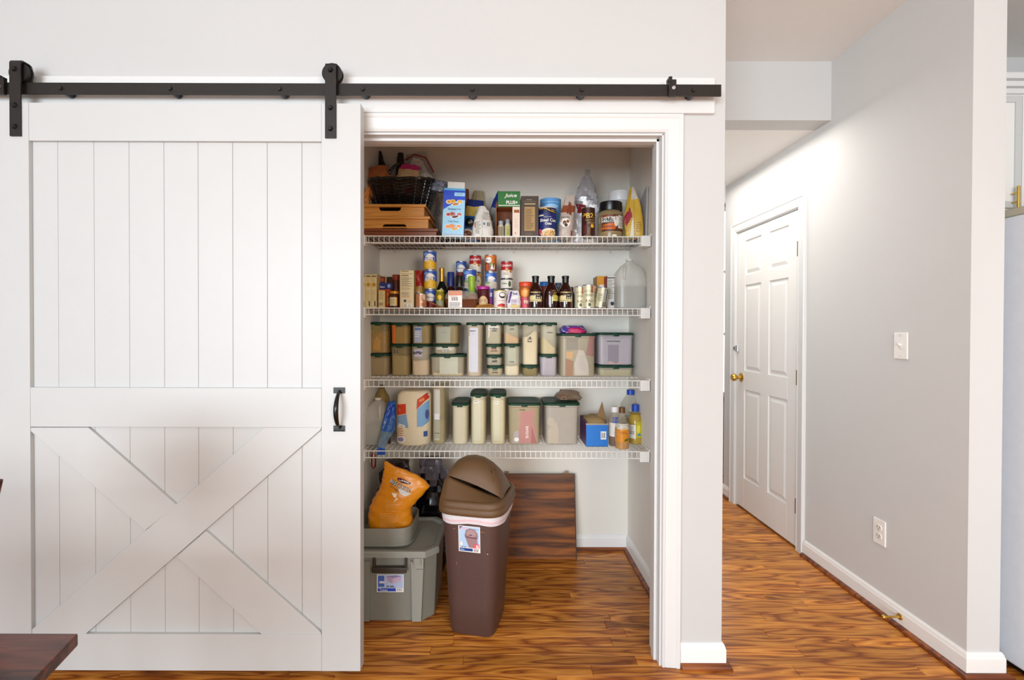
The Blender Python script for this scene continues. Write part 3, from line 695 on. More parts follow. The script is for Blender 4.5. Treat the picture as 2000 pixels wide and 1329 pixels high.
pouch('plastic_bag', 'blue grey clear bag spilling over the right of the basket', 'bag', -.345, 2.56, zT + .09, .085, .05, .06, M('#6f7688', .25, bump=.8, bs=50, var=.3), (0, .2, 0), 15, taper=1.1, top=.6, nz=.008)
pouch('black_bag', 'dark grey bag slumped behind the blue cookie box', 'bag', -.268, 2.69, zA, .09, .12, HZ(372, 2.68) - zA, M('#2b2523', .4, bump=.6), (0, -.05, 0), 16, taper=.5)

# blue cookie carton
LB = M('#9fd3ee', .4); DB = M('#1c46c6', .35)
def cookies(v, c1, c2):
    return [('e', .26, v + .03, .14, .045, M('#f2f5f7', .5)), ('e', .26, v + .03, .115, .036, M(c1, .5)), ('e', .26, v + .03, .05, .016, M(c2, .5)), ('e', .44, v + .045, .13, .042, M(c1, .5)), ('e', .44, v + .045, .05, .014, M(c2, .5)),
            ('e', .76, v + .04, .13, .04, M('#f2f5f7', .5)), ('e', .76, v + .04, .11, .033, M(c1, .5)), ('p', [(.38, v - .02), (.44, v - .055), (.62, v - .05), (.80, v - .005), (.78, v + .02), (.5, v + .01)], M('#f4f4f0', .5)),
            ('p', [(.42, v - .018), (.47, v - .045), (.62, v - .04), (.74, v - .003), (.7, v + .014), (.5, v + .005)], M(c2, .5))]
t, w, h = carton('cookie_box', 'tall light and dark blue cookie carton with open white flap', 'box', 863, 905.5, 372, 2.462, .05, zA, LB,
   [('r', 0, 1, .80, 1, DB), ('p', [(0, .80), (1, .80), (1, .84), (.9, .84), (.7, .80), (0, .58)], DB), ('r', .50, .98, .88, .955, LB), ('t', '+7 CT', .74, .917, .3, NAVY)] +
   cookies(.72, '#e8b030', '#c07a2c') + [('t', 'Shortbread Crisp', .52, .60, .6, NAVY), ('b', .25, .8, .575, .59, 1, NAVY)] + cookies(.45, '#c4645a', '#6b2a22') + [('t', 'Crisp Choco', .5, .33, .5, NAVY)] +
   cookies(.19, '#f0934a', '#e0a448') + [('r', .08, .93, .055, .062, M('#d99ac0', .5)), ('r', .08, .93, .03, .036, WPAPER)], side=M('#2a57b8', .4), ry=radians(2.4))
g = G(); g.box(-w * .37, w * .42, .014, .016, h - .002, h + .055, WPAPER); part(g, 'open_flap', t, label='white inside of raised flap')
g = G(); g.prism([(-w / 2, h), (w / 2, h), (w / 2 - .004, h + .012), (-w / 2 + .004, h + .012)], -.022, .012, M('#5fb2e0', .4)); part(g, 'top_tuck', t)
# blue and tan bag
t, g = pouch('chip_bag', 'blue bag with tan top and round emblem behind the cookie carton', 'bag', WX(920, 2.60), 2.605, zA, .115, .07, HZ(392, 2.60) - zA, M('#16508c', .3, bump=.3), (0, .10, 0), 21, taper=.75,
   mf=lambda k, i: (M('#1a2a66', .3) if k > 9 else M('#b79e4e', .35, bump=.3) if k > 6 else M('#16508c', .3, bump=.3)), items=[('e', .35, .42, .22, .12, BLK), ('t', 'N', .35, .42, .1, CREAM), ('e', .3, .14, .3, .13, M('#d8c9a4', .4)), ('e', .3, .13, .22, .09, M('#7c3c1c', .5))])
carton('brown_box', 'small red brown carton corner behind the blue bag', 'box', 905, 915, 369, 2.69, .05, zA, M('#7a3b1e', .6))
pouch('tan_bag', 'pale tan bag leaning behind the blue and tan bag', 'bag', WX(926, 2.79), 2.79, zA, .11, .04, HZ(374, 2.79) - zA, M('#b5a888', .4, bump=.4), (0, .08, 0), 22, taper=.4)
# white coffee pouch with folded navy top
wp = M('#d6d2cb', .45, bump=.7, bs=60)
t, g = pouch('paper_pouch', 'white gusseted pouch with small teal round mark on the top shelf', 'bag', WX(942, 2.50), 2.50, zA, .115, .085, HZ(403, 2.50) - zA, wp, (0, 0, .12), 23, taper=.25, top=.1, nz=.004,
   items=[('e', .55, .42, .085, .065, WPAPER), ('e', .55, .42, .06, .048, M('#14708c', .4)), ('t', 'i', .55, .42, .015, WPAPER), ('c', .68, .82, .34, .46, 5, INK), ('b', .15, .4, .1, .5, 9, TINK), ('b', .5, .85, .55, .8, 8, TINK), ('r', .12, .16, .3, .62, M('#b04838', .5)), ('r', .45, .46, .05, .7, TINK)])
def navy(k, i): return NAVY if (k > 7 or i % 30 < 9) else M('#8f8c84', .4, bump=.5)
t, g = pouch('coffee_pouch', 'navy and grey pouch with bent top beside the brown display box', 'bag', WX(961, 2.65), 2.65, zA, .09, .07, HZ(374, 2.65) - zA, NAVY, (0, .08, 0), 24, taper=.35, lean=.022, top=.06, nz=.004, mf=navy)
# display box with green panel
cx, w, h = fit(969, 1016, 374, 2.47, zA); dep = .10
KR = M('#9c5a2c', .7)
t = thing('display_box', 'open brown display box with a green front panel on the top shelf', 'box', (cx, 2.47 + dep / 2, zA))
g = G(); g.box(-w / 2, -w / 2 + .002, -dep / 2, dep / 2, 0, h * .74, M('#a8602c', .7)); g.box(w / 2 - .002, w / 2, -dep / 2, dep / 2, 0, h * .9, KR); g.box(-w / 2, w / 2, dep / 2 - .002, dep / 2, 0, h * .9, M('#6b3a1c', .7)); g.box(-w / 2, w / 2, -dep / 2, dep / 2, 0, .002, WPAPER)
g.box(-w / 2 + .008, w / 2, -dep / 2, dep / 2, h * .66, h * .665, KR); part(g, 'carton', t)
g = G(); g.box(-w / 2 + .010, w / 2, -dep / 2 - .002, -dep / 2, h * .66, h, M('#1f6b22', .4)); part(g, 'green_panel', t)
decals(g, [('t', 'Juice', .60, .90, .52, WPAPER, {'shear': .3, 'bold': .015, 'h': .10}), ('t', 'PLUS+', .66, .76, .48, WPAPER, {'bold': .03, 'h': .075}), ('r', .1, .99, .685, .70, WPAPER)], w, h, 'print', t)
for k, (px0, px1, yt, yy) in enumerate(((971.5, 984.5, 431, 2.50), (985.5, 998, 428, 2.515))):
    c2, w2, h2 = fit(px0, px1, yt, yy, zA + .003); 
    b = thing('supplement_bottle', ['small tan labelled bottle in the brown display box, left', 'small yellow capped bottle in the brown display box, right'][k], 'bottle', (c2, yy + w2 / 2, zA + .003))
    g = G(); g.lathe([(w2 * .48, 0), (w2 * .5, .002), (w2 * .5, h2 * .7), (w2 * .36, h2 * .8)], M('#c8c4b4', .4), 18); part(g, 'bottle_body', b, smooth=40)
    g3 = G(); g3.lathe([(w2 * .38, h2 * .8), (w2 * .38, h2), (w2 * .2, h2)], [M('#9aa4b4', .4), M('#8c939e', .4)][k], 18); part(g3, 'cap', b, smooth=40)
    decals(g, [('r', .15, .85, .08, .66, M(['#8c7c58', '#b7b04a'][k], .5)), ('b', .3, .7, .2, .5, 4, INK)], w2, h2, 'print', b)
carton('small_carton', 'narrow pinkish white carton inside the brown display box', 'box', 1001, 1015.5, 404, 2.464, .03, zA + .003, M('#e6d3c4', .6), [('p', [(.2, .8), (.95, .8), (.9, .9), (.2, .9)], KR), ('e', .4, .12, .1, .03, M('#c4844c', .5)), ('b', .25, .8, .3, .6, 6, M('#d9bfae', .6))])
carton('chocolate_box', 'dark brown carton with tan nutrition panel on the top shelf', 'box', 1017.5, 1052, 383, 2.468, .09, zA, M('#3f2c20', .45),
  [('r', .2, .8, .16, .74, M('#a9854e', .5)), ('r', .2, .82, .79, .825, M('#a9956c', .5)), ('t', 'COCOA', .47, .91, .32, M('#a89a80', .5), {'bold': .02}), ('r', .12, .85, .865, .872, M('#8f7b58', .5)), ('b', .25, .75, .2, .70, 13, M('#6b4c28', .5)), ('b', .25, .75, .05, .12, 3, M('#6f5a40', .5))], side=M('#32231a', .5))
g_ = None
# oats canister, blue lid canister
t, h = can('blue_canister', 'light blue capped canister behind the steel cut oats tub', 1054, 1096, 391, 2.62, zA, [('r', .05, .95, .9, .905, WPAPER), ('e', .5, .8, .3, .05, M('#9cc8ea', .4)), ('e', .3, .72, .2, .05, M('#3a77bf', .4))], M('#5a9ad6', .35), lid=M('#7aaee0', .35), cat='canister')
t, h = can('oats_canister', 'navy steel cut oats tub with yellow band on the top shelf', 1049, 1087, 408, 2.515, zA,
  [('r', .02, .98, .80, .94, M('#10163c', .4)), ('p', [(.02, .84), (.1, .93), (.4, .92), (.62, .85), (.98, .8), (.98, .82), (.62, .88), (.4, .955), (.1, .95)], YEL), ('r', .62, .96, .86, .93, INK), ('t', 'TRADER', .8, .895, .25, CREAM), ('r', .05, .3, .70, .74, CREAM),
   ('t', 'QUICK COOK', .5, .665, .4, WPAPER), ('t', 'Steel Cut', .53, .565, .80, WPAPER, {'bold': .025, 'h': .10}), ('t', 'Oats', .53, .455, .34, WPAPER, {'bold': .025, 'h': .085}),
   ('e', .6, .15, .46, .155, M('#ede2c8', .5)), ('e', .62, .12, .42, .13, M('#d9a55c', .5)), ('e', .1, .2, .12, .09, M('#c8506c', .5))] + [('e', .35 + .08 * i, .1 + .05 * (i % 3), .02, .012, M('#5a3018', .5)) for i in range(7)],
  M('#202a6a', .35), lid=CREAM, cat='canister')
# nut bag and tall silver bag
nb = M('#b8aaa0', .35, bump=.5, bs=50)
pouch('nut_bag', 'white and brown nut bag left of the tall silver bag', 'bag', WX(1103, 2.50), 2.50, zA, .082, .09, HZ(384, 2.52) - zA, nb, (0, .05, 0), 31, taper=.55, lean=.02, nz=.004,
   mf=lambda k, i: (M('#8a4a2a', .35) if k in (7, 8) else nb), items=[('b', .08, .5, .78, .98, 4, INK), ('p', [(.45, .55), (.8, .5), (.75, .8), (.6, .85)], M('#7c3a22', .5)), ('e', .4, .33, .3, .11, WPAPER), ('e', .35, .33, .1, .05, M('#6b3a20', .5)), ('e', .55, .36, .1, .04, M('#8c5a30', .5)), ('e', .45, .27, .1, .04, M('#4a2a18', .5)), ('r', .78, .98, .02, .16, M('#9c2a2c', .5)), ('t', 'NUTS', .4, .45, .5, INK)])
sv = M('#f0eff2', .25, metal=.1, bump=1, bs=35); sv2 = M('#b4b5bc', .3, metal=.3, bump=1, bs=40)
t, g = pouch('silver_bag', 'tall crumpled silver white foil bag rising to a peak on the top shelf', 'bag', WX(1138, 2.63), 2.63, zA, .175, .085, HZ(345, 2.63) - zA, sv, (0, .03, 0), 33, taper=.22, lean=.012, nz=.010, n=18, facet=18,
   mf=lambda k, i: (sv2 if (k > 9 and i > 14) else (M('#7c1f24', .4) if (k in (8, 9) and 22 < i < 27) else sv)), seg=36)
g2 = G(); hh = HZ(345, 2.63) - zA; g2.box(-.002, .026, -.004, .004, hh - .012, hh + .038, sv2); part(g2, 'top_seal', t, bev=.003)
# PB2 can, PBfit jar, white jar, yellow bag
pb = M('#3c1710', .35)
t, h = can('powder_can', 'dark brown powder can with yellow lettering beside the black lidded jar', 1136, 1162, 408, 2.475, zA,
  [('t', 'PB2', .40, .72, .80, M('#e8c23a', .4), {'bold': .015, 'h': .17}), ('r', .2, .95, .56, .575, M('#b89a3c', .5)), ('b', .35, .9, .44, .52, 2, M('#a88a54', .5)), ('e', .72, .37, .13, .065, M('#e0b23a', .4)), ('r', .1, .3, .1, .4, M('#5a1a14', .5)), ('b', .35, .6, .1, .34, 5, M('#8c6a44', .5)), ('b', .12, .9, .03, .08, 1, M('#8c6a44', .5))], pb, lid=M('#2a1410', .35), cat='can')
def jar(name, label, x0, x1, yt, Yc, zb, body, lidm, neck=.80, sh=.86, items=(), lidh=.16, lidw=.78, seg=32, group=None, prof=None, rz=0, cat='jar', coat=0, h=None):
    cx, w, h_ = fit(x0, x1, yt, Yc, zb); r = w / 2; h = h or h_
    t = thing(name, label, cat, (cx, Yc, zb), rz, group)
    hb = h * (1 - lidh)
    g = G(); g.lathe([(r * .9, 0), (r * .98, h * .015), (r, h * .05), (r, hb * sh * .97), (r * .96, hb * sh), (r * lidw * .96, hb * .97), (r * lidw * .92, hb)], body, seg); part(g, 'jar_body', t, smooth=45)
    l = G(); l.lathe([(r * lidw, hb - .001), (r * lidw * 1.02, hb + .002), (r * lidw * 1.02, h - .003), (r * lidw * .97, h - .0005), (r * lidw * .8, h)], lidm, seg); part(l, 'lid', t, smooth=40)
    if items: decals(g, items, w, h, 'print', t)
    return t, h
jar('supplement_jar', 'large plain white plastic jar behind the peanut powder jar', 1184, 1236, 375, 2.66, zA, M('#d2d0ce', .35), M('#efeeee', .35), lidh=.19, lidw=.76, sh=.85)
jar('peanut_powder_jar', 'clear jar of tan powder with a black lid on the top shelf', 1168, 1216.5, 397, 2.53, zA, M('#a89068', .2, alpha=.75), BLK, lidh=.24, lidw=.90, sh=.93,
  items=[('r', .0, 1, .0, .17, M('#d8b87c', .6)), ('r', .0, 1, .17, .62, M('#5e3a24', .45)), ('r', .02, .98, .42, .56, M('#e8e2d8', .5)), ('t', 'PBfit', .30, .485, .46, INK, {'bold': .03, 'h': .12}), ('r', .70, .98, .26, .60, M('#e6e0d6', .5)), ('b', .74, .96, .3, .58, 9, M('#7d7468', .5)), ('t', 'PEANUT', .3, .58, .4, M('#c8541c', .4)),
         ('p', [(.06, .24), (.14, .36), (.5, .40), (.62, .30), (.56, .22)], M('#e06a1c', .4)), ('t', 'PEANUT', .32, .30, .42, INK, {'bold': .02}), ('e', .62, .44, .09, .14, M('#f2ece0', .5)), ('t', '1', .6, .52, .03, RED, {'bold': .03}), ('e', .55, .06, .1, .03, M('#fff4d8', .3))])
yb = M('#cda43a', .35, bump=.4)
t, g = pouch('yellow_pouch', 'yellow stand up pouch with red corner at the right end of the top shelf', 'bag', WX(1238, 2.49), 2.49, zA, .105, .07, HZ(366, 2.50) - zA, yb, (0, -.02, -.25), 37, taper=.12, lean=-.006, nz=.004,
  mf=lambda k, i: M('#c9c3b4', .4) if (k > 8 and i % 30 > 20) else yb, items=[('p', [(.02, .25), (.02, .42), (.30, .60), (.42, .42), (.12, .22)], M('#9c2038', .45)), ('r', .0, .2, .02, .12, M('#dccb3c', .4)), ('p', [(.3, .02), (.48, .02), (.46, .4), (.38, .3)], M('#e6e0c8', .5)), ('r', .49, .51, 0, .8, M('#a88430', .5)), ('b', .6, .85, .1, .3, 5, M('#a07820', .5))])
t = thing('paper_sack', 'grey paper sack leaning on the right pantry wall behind the yellow pouch', 'bag', (.751, 2.60, zA))
g = G(); g.prism([(2.47 - 2.6, 0), (2.80 - 2.6, 0), (2.78 - 2.6, .13), (2.47 - 2.6, .262), (2.45 - 2.6, .26)], -.004, .008, M('#a5a2a0', .6, bump=.3), axis='x'); part(g, 'sack', t, bev=.004)

# ---------------------------------------------------------------- shelf B
zB = ZS['B'] + .0006
CRM = M('#d9c795', .6); CRM2 = M('#c4ac74', .6)
pasta = [('r', .12, .88, .93, .975, M('#6b5a34', .6)), ('b', .15, .85, .78, .9, 3, M('#b39c62', .6)), ('e', .5, .70, .42, .07, M('#c29a3c', .5)), ('e', .5, .70, .2, .035, M('#a87c28', .5)), ('r', .02, .98, .62, .625, CRM2), ('b', .15, .85, .2, .55, 12, M('#c4b07a', .6)), ('r', .6, .8, .05, .2, INK)]
for k, (a, b) in enumerate(((703.5, 713.8), (714.2, 724.6), (725, 735.5))):
    carton('pasta_box', ['cream carton spine nearest the barn door on the second shelf', 'cream carton spine, middle of three alike', 'cream carton spine, rightmost of three alike, beside small tea boxes'][k], 'box', a, b, 537 + .0 * k, 2.452, .17, zB, CRM, pasta, side=CRM2, group='cream cartons at the left of the second shelf')
carton('cracker_box', 'flat cream box lying on top of the three cream cartons', 'box', 712, 737, 533.2, 2.50, .12, HZ(537, 2.452, 720) + .0006, M('#cdb987', .6), h=.010)
z_ = zB
c_, w_, h1 = fit(739, 752, 566, 2.455, zB)
carton('tea_box', 'small cream and orange tea box in front at the shelf lip', 'box', 739, 752, 566, 2.455, .05, zB, M('#d6c48c', .6), [('r', 0, 1, .93, 1, M('#c9702c', .5)), ('b', .1, .9, .45, .88, 10, M('#ab9860', .6)), ('b', .08, .92, .12, .3, 3, INK)], side=M('#c8601c', .5))
carton('snack_bar_box', 'orange red carton between the tea box and the squat jar', 'box', 752.5, 762, 565, 2.50, .10, zB, M('#b8401c', .5), [('e', .5, .7, .4, .12, M('#e07a2a', .5)), ('e', .5, .3, .35, .12, M('#d8a840', .5)), ('b', .2, .8, .45, .55, 2, CREAM)], side=M('#a83418', .5))
zz = HZ(565, 2.50, 752) + .0006
carton('navy_box', 'navy blue carton lying above the orange red carton', 'box', 741, 765, 552.5, 2.51, .14, zz, M('#20307c', .45), [('t', 'bars', .25, .35, .35, WPAPER, {'bold': .02}), ('e', .78, .5, .12, .3, M('#9ab0e0', .4))], side=M('#2a2c52', .5))
zz2 = HZ(552.5, 2.51, 752) + .0012
carton('brown_carton', 'red brown carton with cream edge on top of the navy carton', 'box', 741, 755, 540.5, 2.53, .13, zz2, M('#6e2f1c', .5), [('e', .4, .5, .2, .3, M('#b0502c', .5)), ('r', .85, 1, 0, 1, M('#c0a468', .5))], side=M('#54281a', .5))
carton('dark_tin', 'dark green tea tin behind the navy carton', 'tin', 757, 765, 541, 2.70, .08, zB, M('#2c2c24', .4), [('r', .1, .6, .2, .6, M('#9c5a2c', .5))])
jar('spice_tub', 'tall rust red capped tub behind the squat cream labelled jar', 766.5, 781, 537, 2.60, zB, M('#7a3418', .35), M('#a8401c', .35), lidh=.16, lidw=1.0, sh=.98, items=[('b', .1, .9, .2, .6, 5, M('#a85a2c', .5))])
jar('sauce_jar', 'squat jar with gold lid and cream label at the shelf lip', 760, 780, 569, 2.475, zB, M('#4a1c10', .2), M('#c8862c', .3, metal=.3), lidh=.16, lidw=.92, sh=.88, items=[('r', .03, .78, .12, .62, M('#d9cfa4', .5)), ('b', .08, .7, .2, .55, 5, M('#a08c5c', .5)), ('r', .78, .86, .12, .6, YEL)])
carton('cereal_box', 'tall cream carton showing its nutrition panel', 'box', 781, 808.5, 528, 2.456, .055, zB, M('#dccba0', .6),
  [('r', .04, .96, .02, .98, M('#e3d5ae', .6)), ('b', .1, .9, .955, .985, 1, INK), ('r', .1, .9, .90, .908, INK), ('b', .1, .9, .84, .88, 1, INK), ('b', .1, .9, .6, .82, 8, TINK), ('r', .1, .9, .575, .585, INK), ('b', .1, .9, .47, .55, 3, M('#b0a078', .6)), ('b', .1, .9, .34, .42, 4, TINK), ('b', .1, .7, .28, .33, 2, M('#b8805c', .6)), ('e', .37, .185, .13, .045, WPAPER), ('e', .37, .185, .105, .037, M('#2c4058', .5)), ('t', 'info', .68, .18, .2, TINK), ('r', .25, .85, .02, .11, WPAPER), ('c', .3, .52, .025, .1, 6, M('#8c8060', .6)), ('c', .6, .8, .025, .1, 6, M('#a89c78', .6))], side=M('#9c8852', .6))
pouch('candy_bag', 'crumpled red and yellow snack bag behind the tall cream carton', 'bag', WX(817, 2.60), 2.60, zB + .0, .075, .09, HZ(530, 2.60) - zB, M('#a8281c', .3, bump=.6), (0, 0, 0), 41, taper=.8, top=.5,
   mf=lambda k, i: (M('#a8281c', .3, bump=.6) if k > 6 else M('#b08a3c', .35, bump=.5) if k > 4 else M('#5a2c18', .4, bump=.4)), items=[('b', .1, .5, .55, .8, 4, CREAM), ('r', .55, .7, .2, .45, M('#e0cfa0', .5))])
copp = M('#c98f6a', .3, metal=.35)
can('seltzer_can', 'copper pink drink can at the shelf lip right of the cream carton', 811, 833.5, 574, 2.475, zB, [('r', .55, .9, .55, .9, M('#e0c8a8', .5)), ('b', .58, .88, .45, .85, 6, M('#6b4a34', .5)), ('c', .58, .88, .1, .35, 6, M('#4c3a2c', .5)), ('r', .2, .5, .5, .95, M('#dba684', .4))], copp)
# corn cans: a stack of three
def corn(label, x0, x1, yt, Y, zb, h=None, kind='corn'):
    blu = M('#2a55b0', .35)
    it = {'corn': [('e', .48, .60, .43, .24, WPAPER), ('e', .54, .28, .44, .26, M('#dba81c', .45)), ('e', .54, .26, .38, .22, M('#e8bb2c', .45)), ('e', .24, .82, .17, .08, M('#6fa2e4', .4)), ('t', 'Great', .24, .82, .2, WPAPER), ('t', 'Golden Sweet', .48, .63, .62, NAVY), ('t', 'Corn', .48, .55, .35, NAVY), ('b', .62, .9, .04, .1, 2, WPAPER)],
          'hominy': [('e', .5, .50, .42, .25, WPAPER), ('e', .24, .82, .2, .09, M('#6fa2e4', .4)), ('r', .1, .9, .42, .44, M('#8f8c9c', .5)), ('t', 'Mushrooms', .5, .52, .6, INK), ('e', .55, .2, .42, .22, M('#cdbfae', .5)), ('r', .02, .4, .33, .42, M('#86a860', .5))],
          'bean': [('e', .5, .58, .4, .22, WPAPER), ('e', .24, .82, .17, .08, M('#6fa2e4', .4)), ('e', .5, .2, .45, .2, M('#7c241c', .5)), ('t', 'Beans', .5, .6, .5, NAVY)]}[kind]
    bd = {'corn': [(.42, M('#c99a24', .45)), (1, blu)], 'hominy': [(.42, M('#d9d4cc', .45)), (1, blu)], 'bean': [(.3, M('#7a2420', .45)), (1, blu)]}[kind]
    return can('food_can', label, x0, x1, yt, Y, zb, it, blu, h=h, bands=bd)
t, h = corn('blue and yellow corn can, bottom of the stack of three', 829, 853, 566.5, 2.56, zB, kind='bean')
zc = zB + h + .0004; t, h = corn('blue and yellow corn can, middle of the stack of three', 827.5, 853.5, 529, 2.56, zc)
zc += h + .0004; corn('blue and yellow corn can, topmost of the stack of three', 826.5, 853, 491.5, 2.56, zc)
def bottle(name, label, x0, x1, yt, Yc, zb, body, capm, prof, cap, items=(), group=None, seg=26, sx=1.0, e=2, rz=0, liquid=None, neck_items=None, h=None, cat='bottle'):
    """prof: (radius fraction, height fraction) of the glass; cap: the same for the cap"""
    cx, w, h_ = fit(x0, x1, yt, Yc, zb); r = w / 2; h = h or h_
    t = thing(name, label, cat, (cx, Yc, zb), rz, group)
    g = G(); g.loft([(f * h, 0, 0, a * r, a * r * sx, e if a > .6 else 2) for a, f in prof], body, seg); part(g, 'bottle_body', t, smooth=45)
    l = G(); l.lathe([(a * r, f * h) for a, f in cap], capm, seg); part(l, 'cap', t, smooth=40)
    if liquid:
        m, top = liquid; q = G(); q.loft([(f * h, 0, 0, a * r * .93, a * r * .93 * sx, e) for a, f in [(prof[0][0], .012)] + [p for p in prof[1:] if p[1] < top] + [(max(x for x, y in prof if abs(y - top) < .35), top)]], m, seg); part(q, 'liquid', t, smooth=45)
    if items: decals(g, items, w, h, 'print', t)
    return t, g
GLD = M('#b98a2c', .3, metal=.6); DGR = M('#0c120c', .12)
bottle('sparkling_bottle', 'dark green bottle with gold foil neck beside the corn cans', 852, 874, 524, 2.60, zB, DGR, GLD, [(.9, 0), (1, .02), (1, .42), (.86, .52), (.55, .62), (.42, .68)], [(.44, .66), (.44, .90), (.47, .92), (.47, .99), (.40, 1)], items=[('e', .5, .46, .12, .04, M('#b8b4a0', .5)), ('r', .1, .9, .3, .34, M('#a88a3c', .5))])
bottle('syrup_bottle', 'brown bottle with navy shrink wrapped cap behind the muffins', 869, 892, 532, 2.68, zB, M('#3a1208', .1), NAVY, [(.9, 0), (1, .02), (1, .42), (.9, .5), (.55, .6)], [(.60, .62), (.60, .98), (.55, 1)], items=[('e', .5, .30, .3, .05, WPAPER)])
bottle('vinegar_bottle', 'dark bottle with black cap, right of the navy capped bottle', 887, 908, 539, 2.60, zB, M('#241008', .1), BLK, [(.9, 0), (1, .02), (1, .4), (.85, .55), (.6, .66)], [(.66, .68), (.66, .98), (.6, 1)], items=[('e', .5, .42, .2, .03, WPAPER)])
for px_, yy_ in ((896, 2.56),):
    pass
def soup(label, x0, x1, yt, Y, zb, h=None):
    return can('soup_can', label, x0, x1, yt, Y, zb, [('t', "Campbell's", .46, .74, .84, WPAPER, {'shear': .35, 'bold': .02, 'h': .17}), ('e', .48, .50, .12, .10, M('#c99a4c', .4)), ('t', 'Cream of', .4, .34, .4, INK), ('t', 'Chicken', .4, .26, .45, INK), ('r', .66, .96, .05, .45, M('#d9b47c', .5)), ('e', .8, .42, .1, .08, M('#b8843c', .5))],
        M('#b01f24', .35), h=h, bands=[(.49, M('#e6dfd2', .45)), (1, M('#b01f24', .35))], lid=M('#9c9a9c', .3, metal=.8))
t, h = corn('blue white and red can behind the purple topped corn can', 890.5, 911, 547, 2.745, zB, kind='bean')
corn('upper blue white and maroon can, leftmost of the back row behind', 890.5, 911, 511, 2.745, zB + h + .0004, kind='bean')
t, h = can('food_can', 'orange labelled can under the red and white soup can, behind a green lid', 917, 941, 567, 2.735, zB, [('r', .1, .9, .3, .7, CREAM)], M('#b06a20', .4))
zc = zB + h + .0004; t, h = can('food_can', 'tan and black can directly under the left red soup can', 917, 941, 534, 2.735, zc, [('e', .75, .5, .2, .3, CREAM), ('t', 'a', .75, .5, .12, INK, {'bold': .05}), ('r', 0, 1, .78, .95, M('#2c3a6c', .4))], M('#c88a34', .4))
zc += h + .0004; soup('red and white soup can on top of the tan can, left of two alike', 916.5, 940.5, 500, 2.735, zc)
t, h = corn('blue and white corn can, lower, behind the muffins', 905, 931, 566, 2.655, zB, kind='corn')
corn('violet and white vegetable can behind the lime green capped bottle', 904.5, 931, 527.5, 2.655, zB + h + .0004, kind='hominy')
bottle('lime_bottle', 'small bottle with tall lime green cap behind the muffins', 909, 934, 540, 2.585, zB, M('#3a2410', .15), M('#8fb42a', .35), [(.85, 0), (1, .02), (1, .35), (.6, .42)], [(.58, .42), (.62, .44), (.58, .55), (.52, .58), (.52, .86), (.58, .9), (.6, .97), (.54, 1)], items=[('r', .3, .7, .1, .3, CREAM)])
t, h = can('food_can', 'tan can at the base of the orange vegetable can stack', 947, 970, 566, 2.67, zB, [('r', .1, .9, .3, .8, CREAM)], M('#c0a070', .4))
zc = zB + h + .0004; t, h = corn('blue and white can under the orange mixed vegetable can', 947.5, 970.5, 532.5, 2.67, zc, kind='hominy')
zc += h + .0004; can('vegetable_can', 'orange can with vegetables picture, top of the tallest middle stack', 946.5, 970.5, 499, 2.67, zc, [('r', .02, .3, .5, .97, M('#7c2c2a', .4)), ('e', .32, .68, .25, .17, WPAPER), ('t', 'Mixed', .32, .68, .3, INK), ('p', [(.15, .08), (.35, .08), (.3, .5), (.1, .4)], M('#c85a2c', .5)), ('e', .55, .42, .15, .12, M('#7c8a3c', .5)), ('p', [(.45, .05), (.75, .05), (.62, .5)], WPAPER), ('p', [(.7, .1), (.85, .15), (.8, .5)], M('#d8c8a0', .5)), ('r', .82, .9, .3, .8, M('#a85a20', .5))], M('#c8702a', .4), bands=[(.5, M('#7c3422', .4)), (1, M('#d0742a', .4))])
t, h = can('food_can', 'plain white can at the base of the right red soup can stack', 977.5, 1002, 566, 2.67, zB, [('r', .1, .9, .3, .6, TINK)], M('#d9d4c8', .45))
zc = zB + h + .0004; t, h = can('food_can', 'white can with green leaf picture under the right red soup can', 977.5, 1002, 546, 2.67, zc, [('t', 'Chiles', .3, .55, .4, INK, {'bold': .03}), ('e', .72, .5, .1, .28, M('#3c5a28', .5)), ('r', 0, 1, .9, .94, INK)], M('#e0dbd0', .45), lid=M('#55524e', .4, metal=.5))
zc += h + .0004; soup('red and white soup can on the green leaf can, right of two alike', 978.5, 1002, 511.5, 2.67, zc)
corn('small blue and white can with red base behind the copper can', 834, 851, 567, 2.515, zB, kind='bean') if False else None
# muffin packs
MUF = M('#8a4a24', .8, bump=1, bs=90, var=.25); PETL = M('#c8bfae', .12, alpha=.30); TRAYB = M('#6b3a22', .3, alpha=.8)
def muffins(label, x0, x1, yt, Yf, zb, dep, stick):
    cx, w, h = fit(x0, x1, yt, Yf, zb); t = thing('muffin_pack', label, 'food pack', (cx, Yf + dep / 2, zb))
    g = G(); hh = h * .48; g.loft([(0, 0, 0, w * .42, dep * .42, 6), (.003, 0, 0, w * .43, dep * .43, 6), (hh, 0, 0, w * .48, dep * .48, 6), (hh + .002, 0, 0, w * .5, dep * .5, 6), (hh + .004, 0, 0, w * .5, dep * .5, 6)], TRAYB, 32, cap1=False); b = part(g, 'tray', t, smooth=40)
    d = G(); d.loft([(hh + .0045, 0, 0, w * .49, dep * .49, 6), (h * .8, 0, 0, w * .46, dep * .46, 5), (h * .95, 0, 0, w * .40, dep * .40, 4), (h, 0, 0, w * .3, dep * .3, 4)], PETL, 32, cap0=False); part(d, 'clear_lid', t, smooth=40)
    for sx_ in (-1.35, 0, 1.35):
        for sy_ in (-1, 1):
            m = G(); r = w * .13; m.lathe([(r * .7, .004), (r * .95, hh * .9), (r * 1.08, hh * 1.15), (r * .95, h * .68), (r * .5, h * .80), (.002, h * .83)], MUF, 16, cx=sx_ * w * .22, cy=sy_ * dep * .22); part(m, 'muffin', t, smooth=60)
    if stick: decals(d, stick, w, h, 'sticker', t)
    return t, g, w, h
OR = M('#c8642c', .45)
t, g, w, h = muffins('clear clamshell pack of brown muffins with a white and orange label', 866, 935, 567.5, 2.462, zB, .10, [])
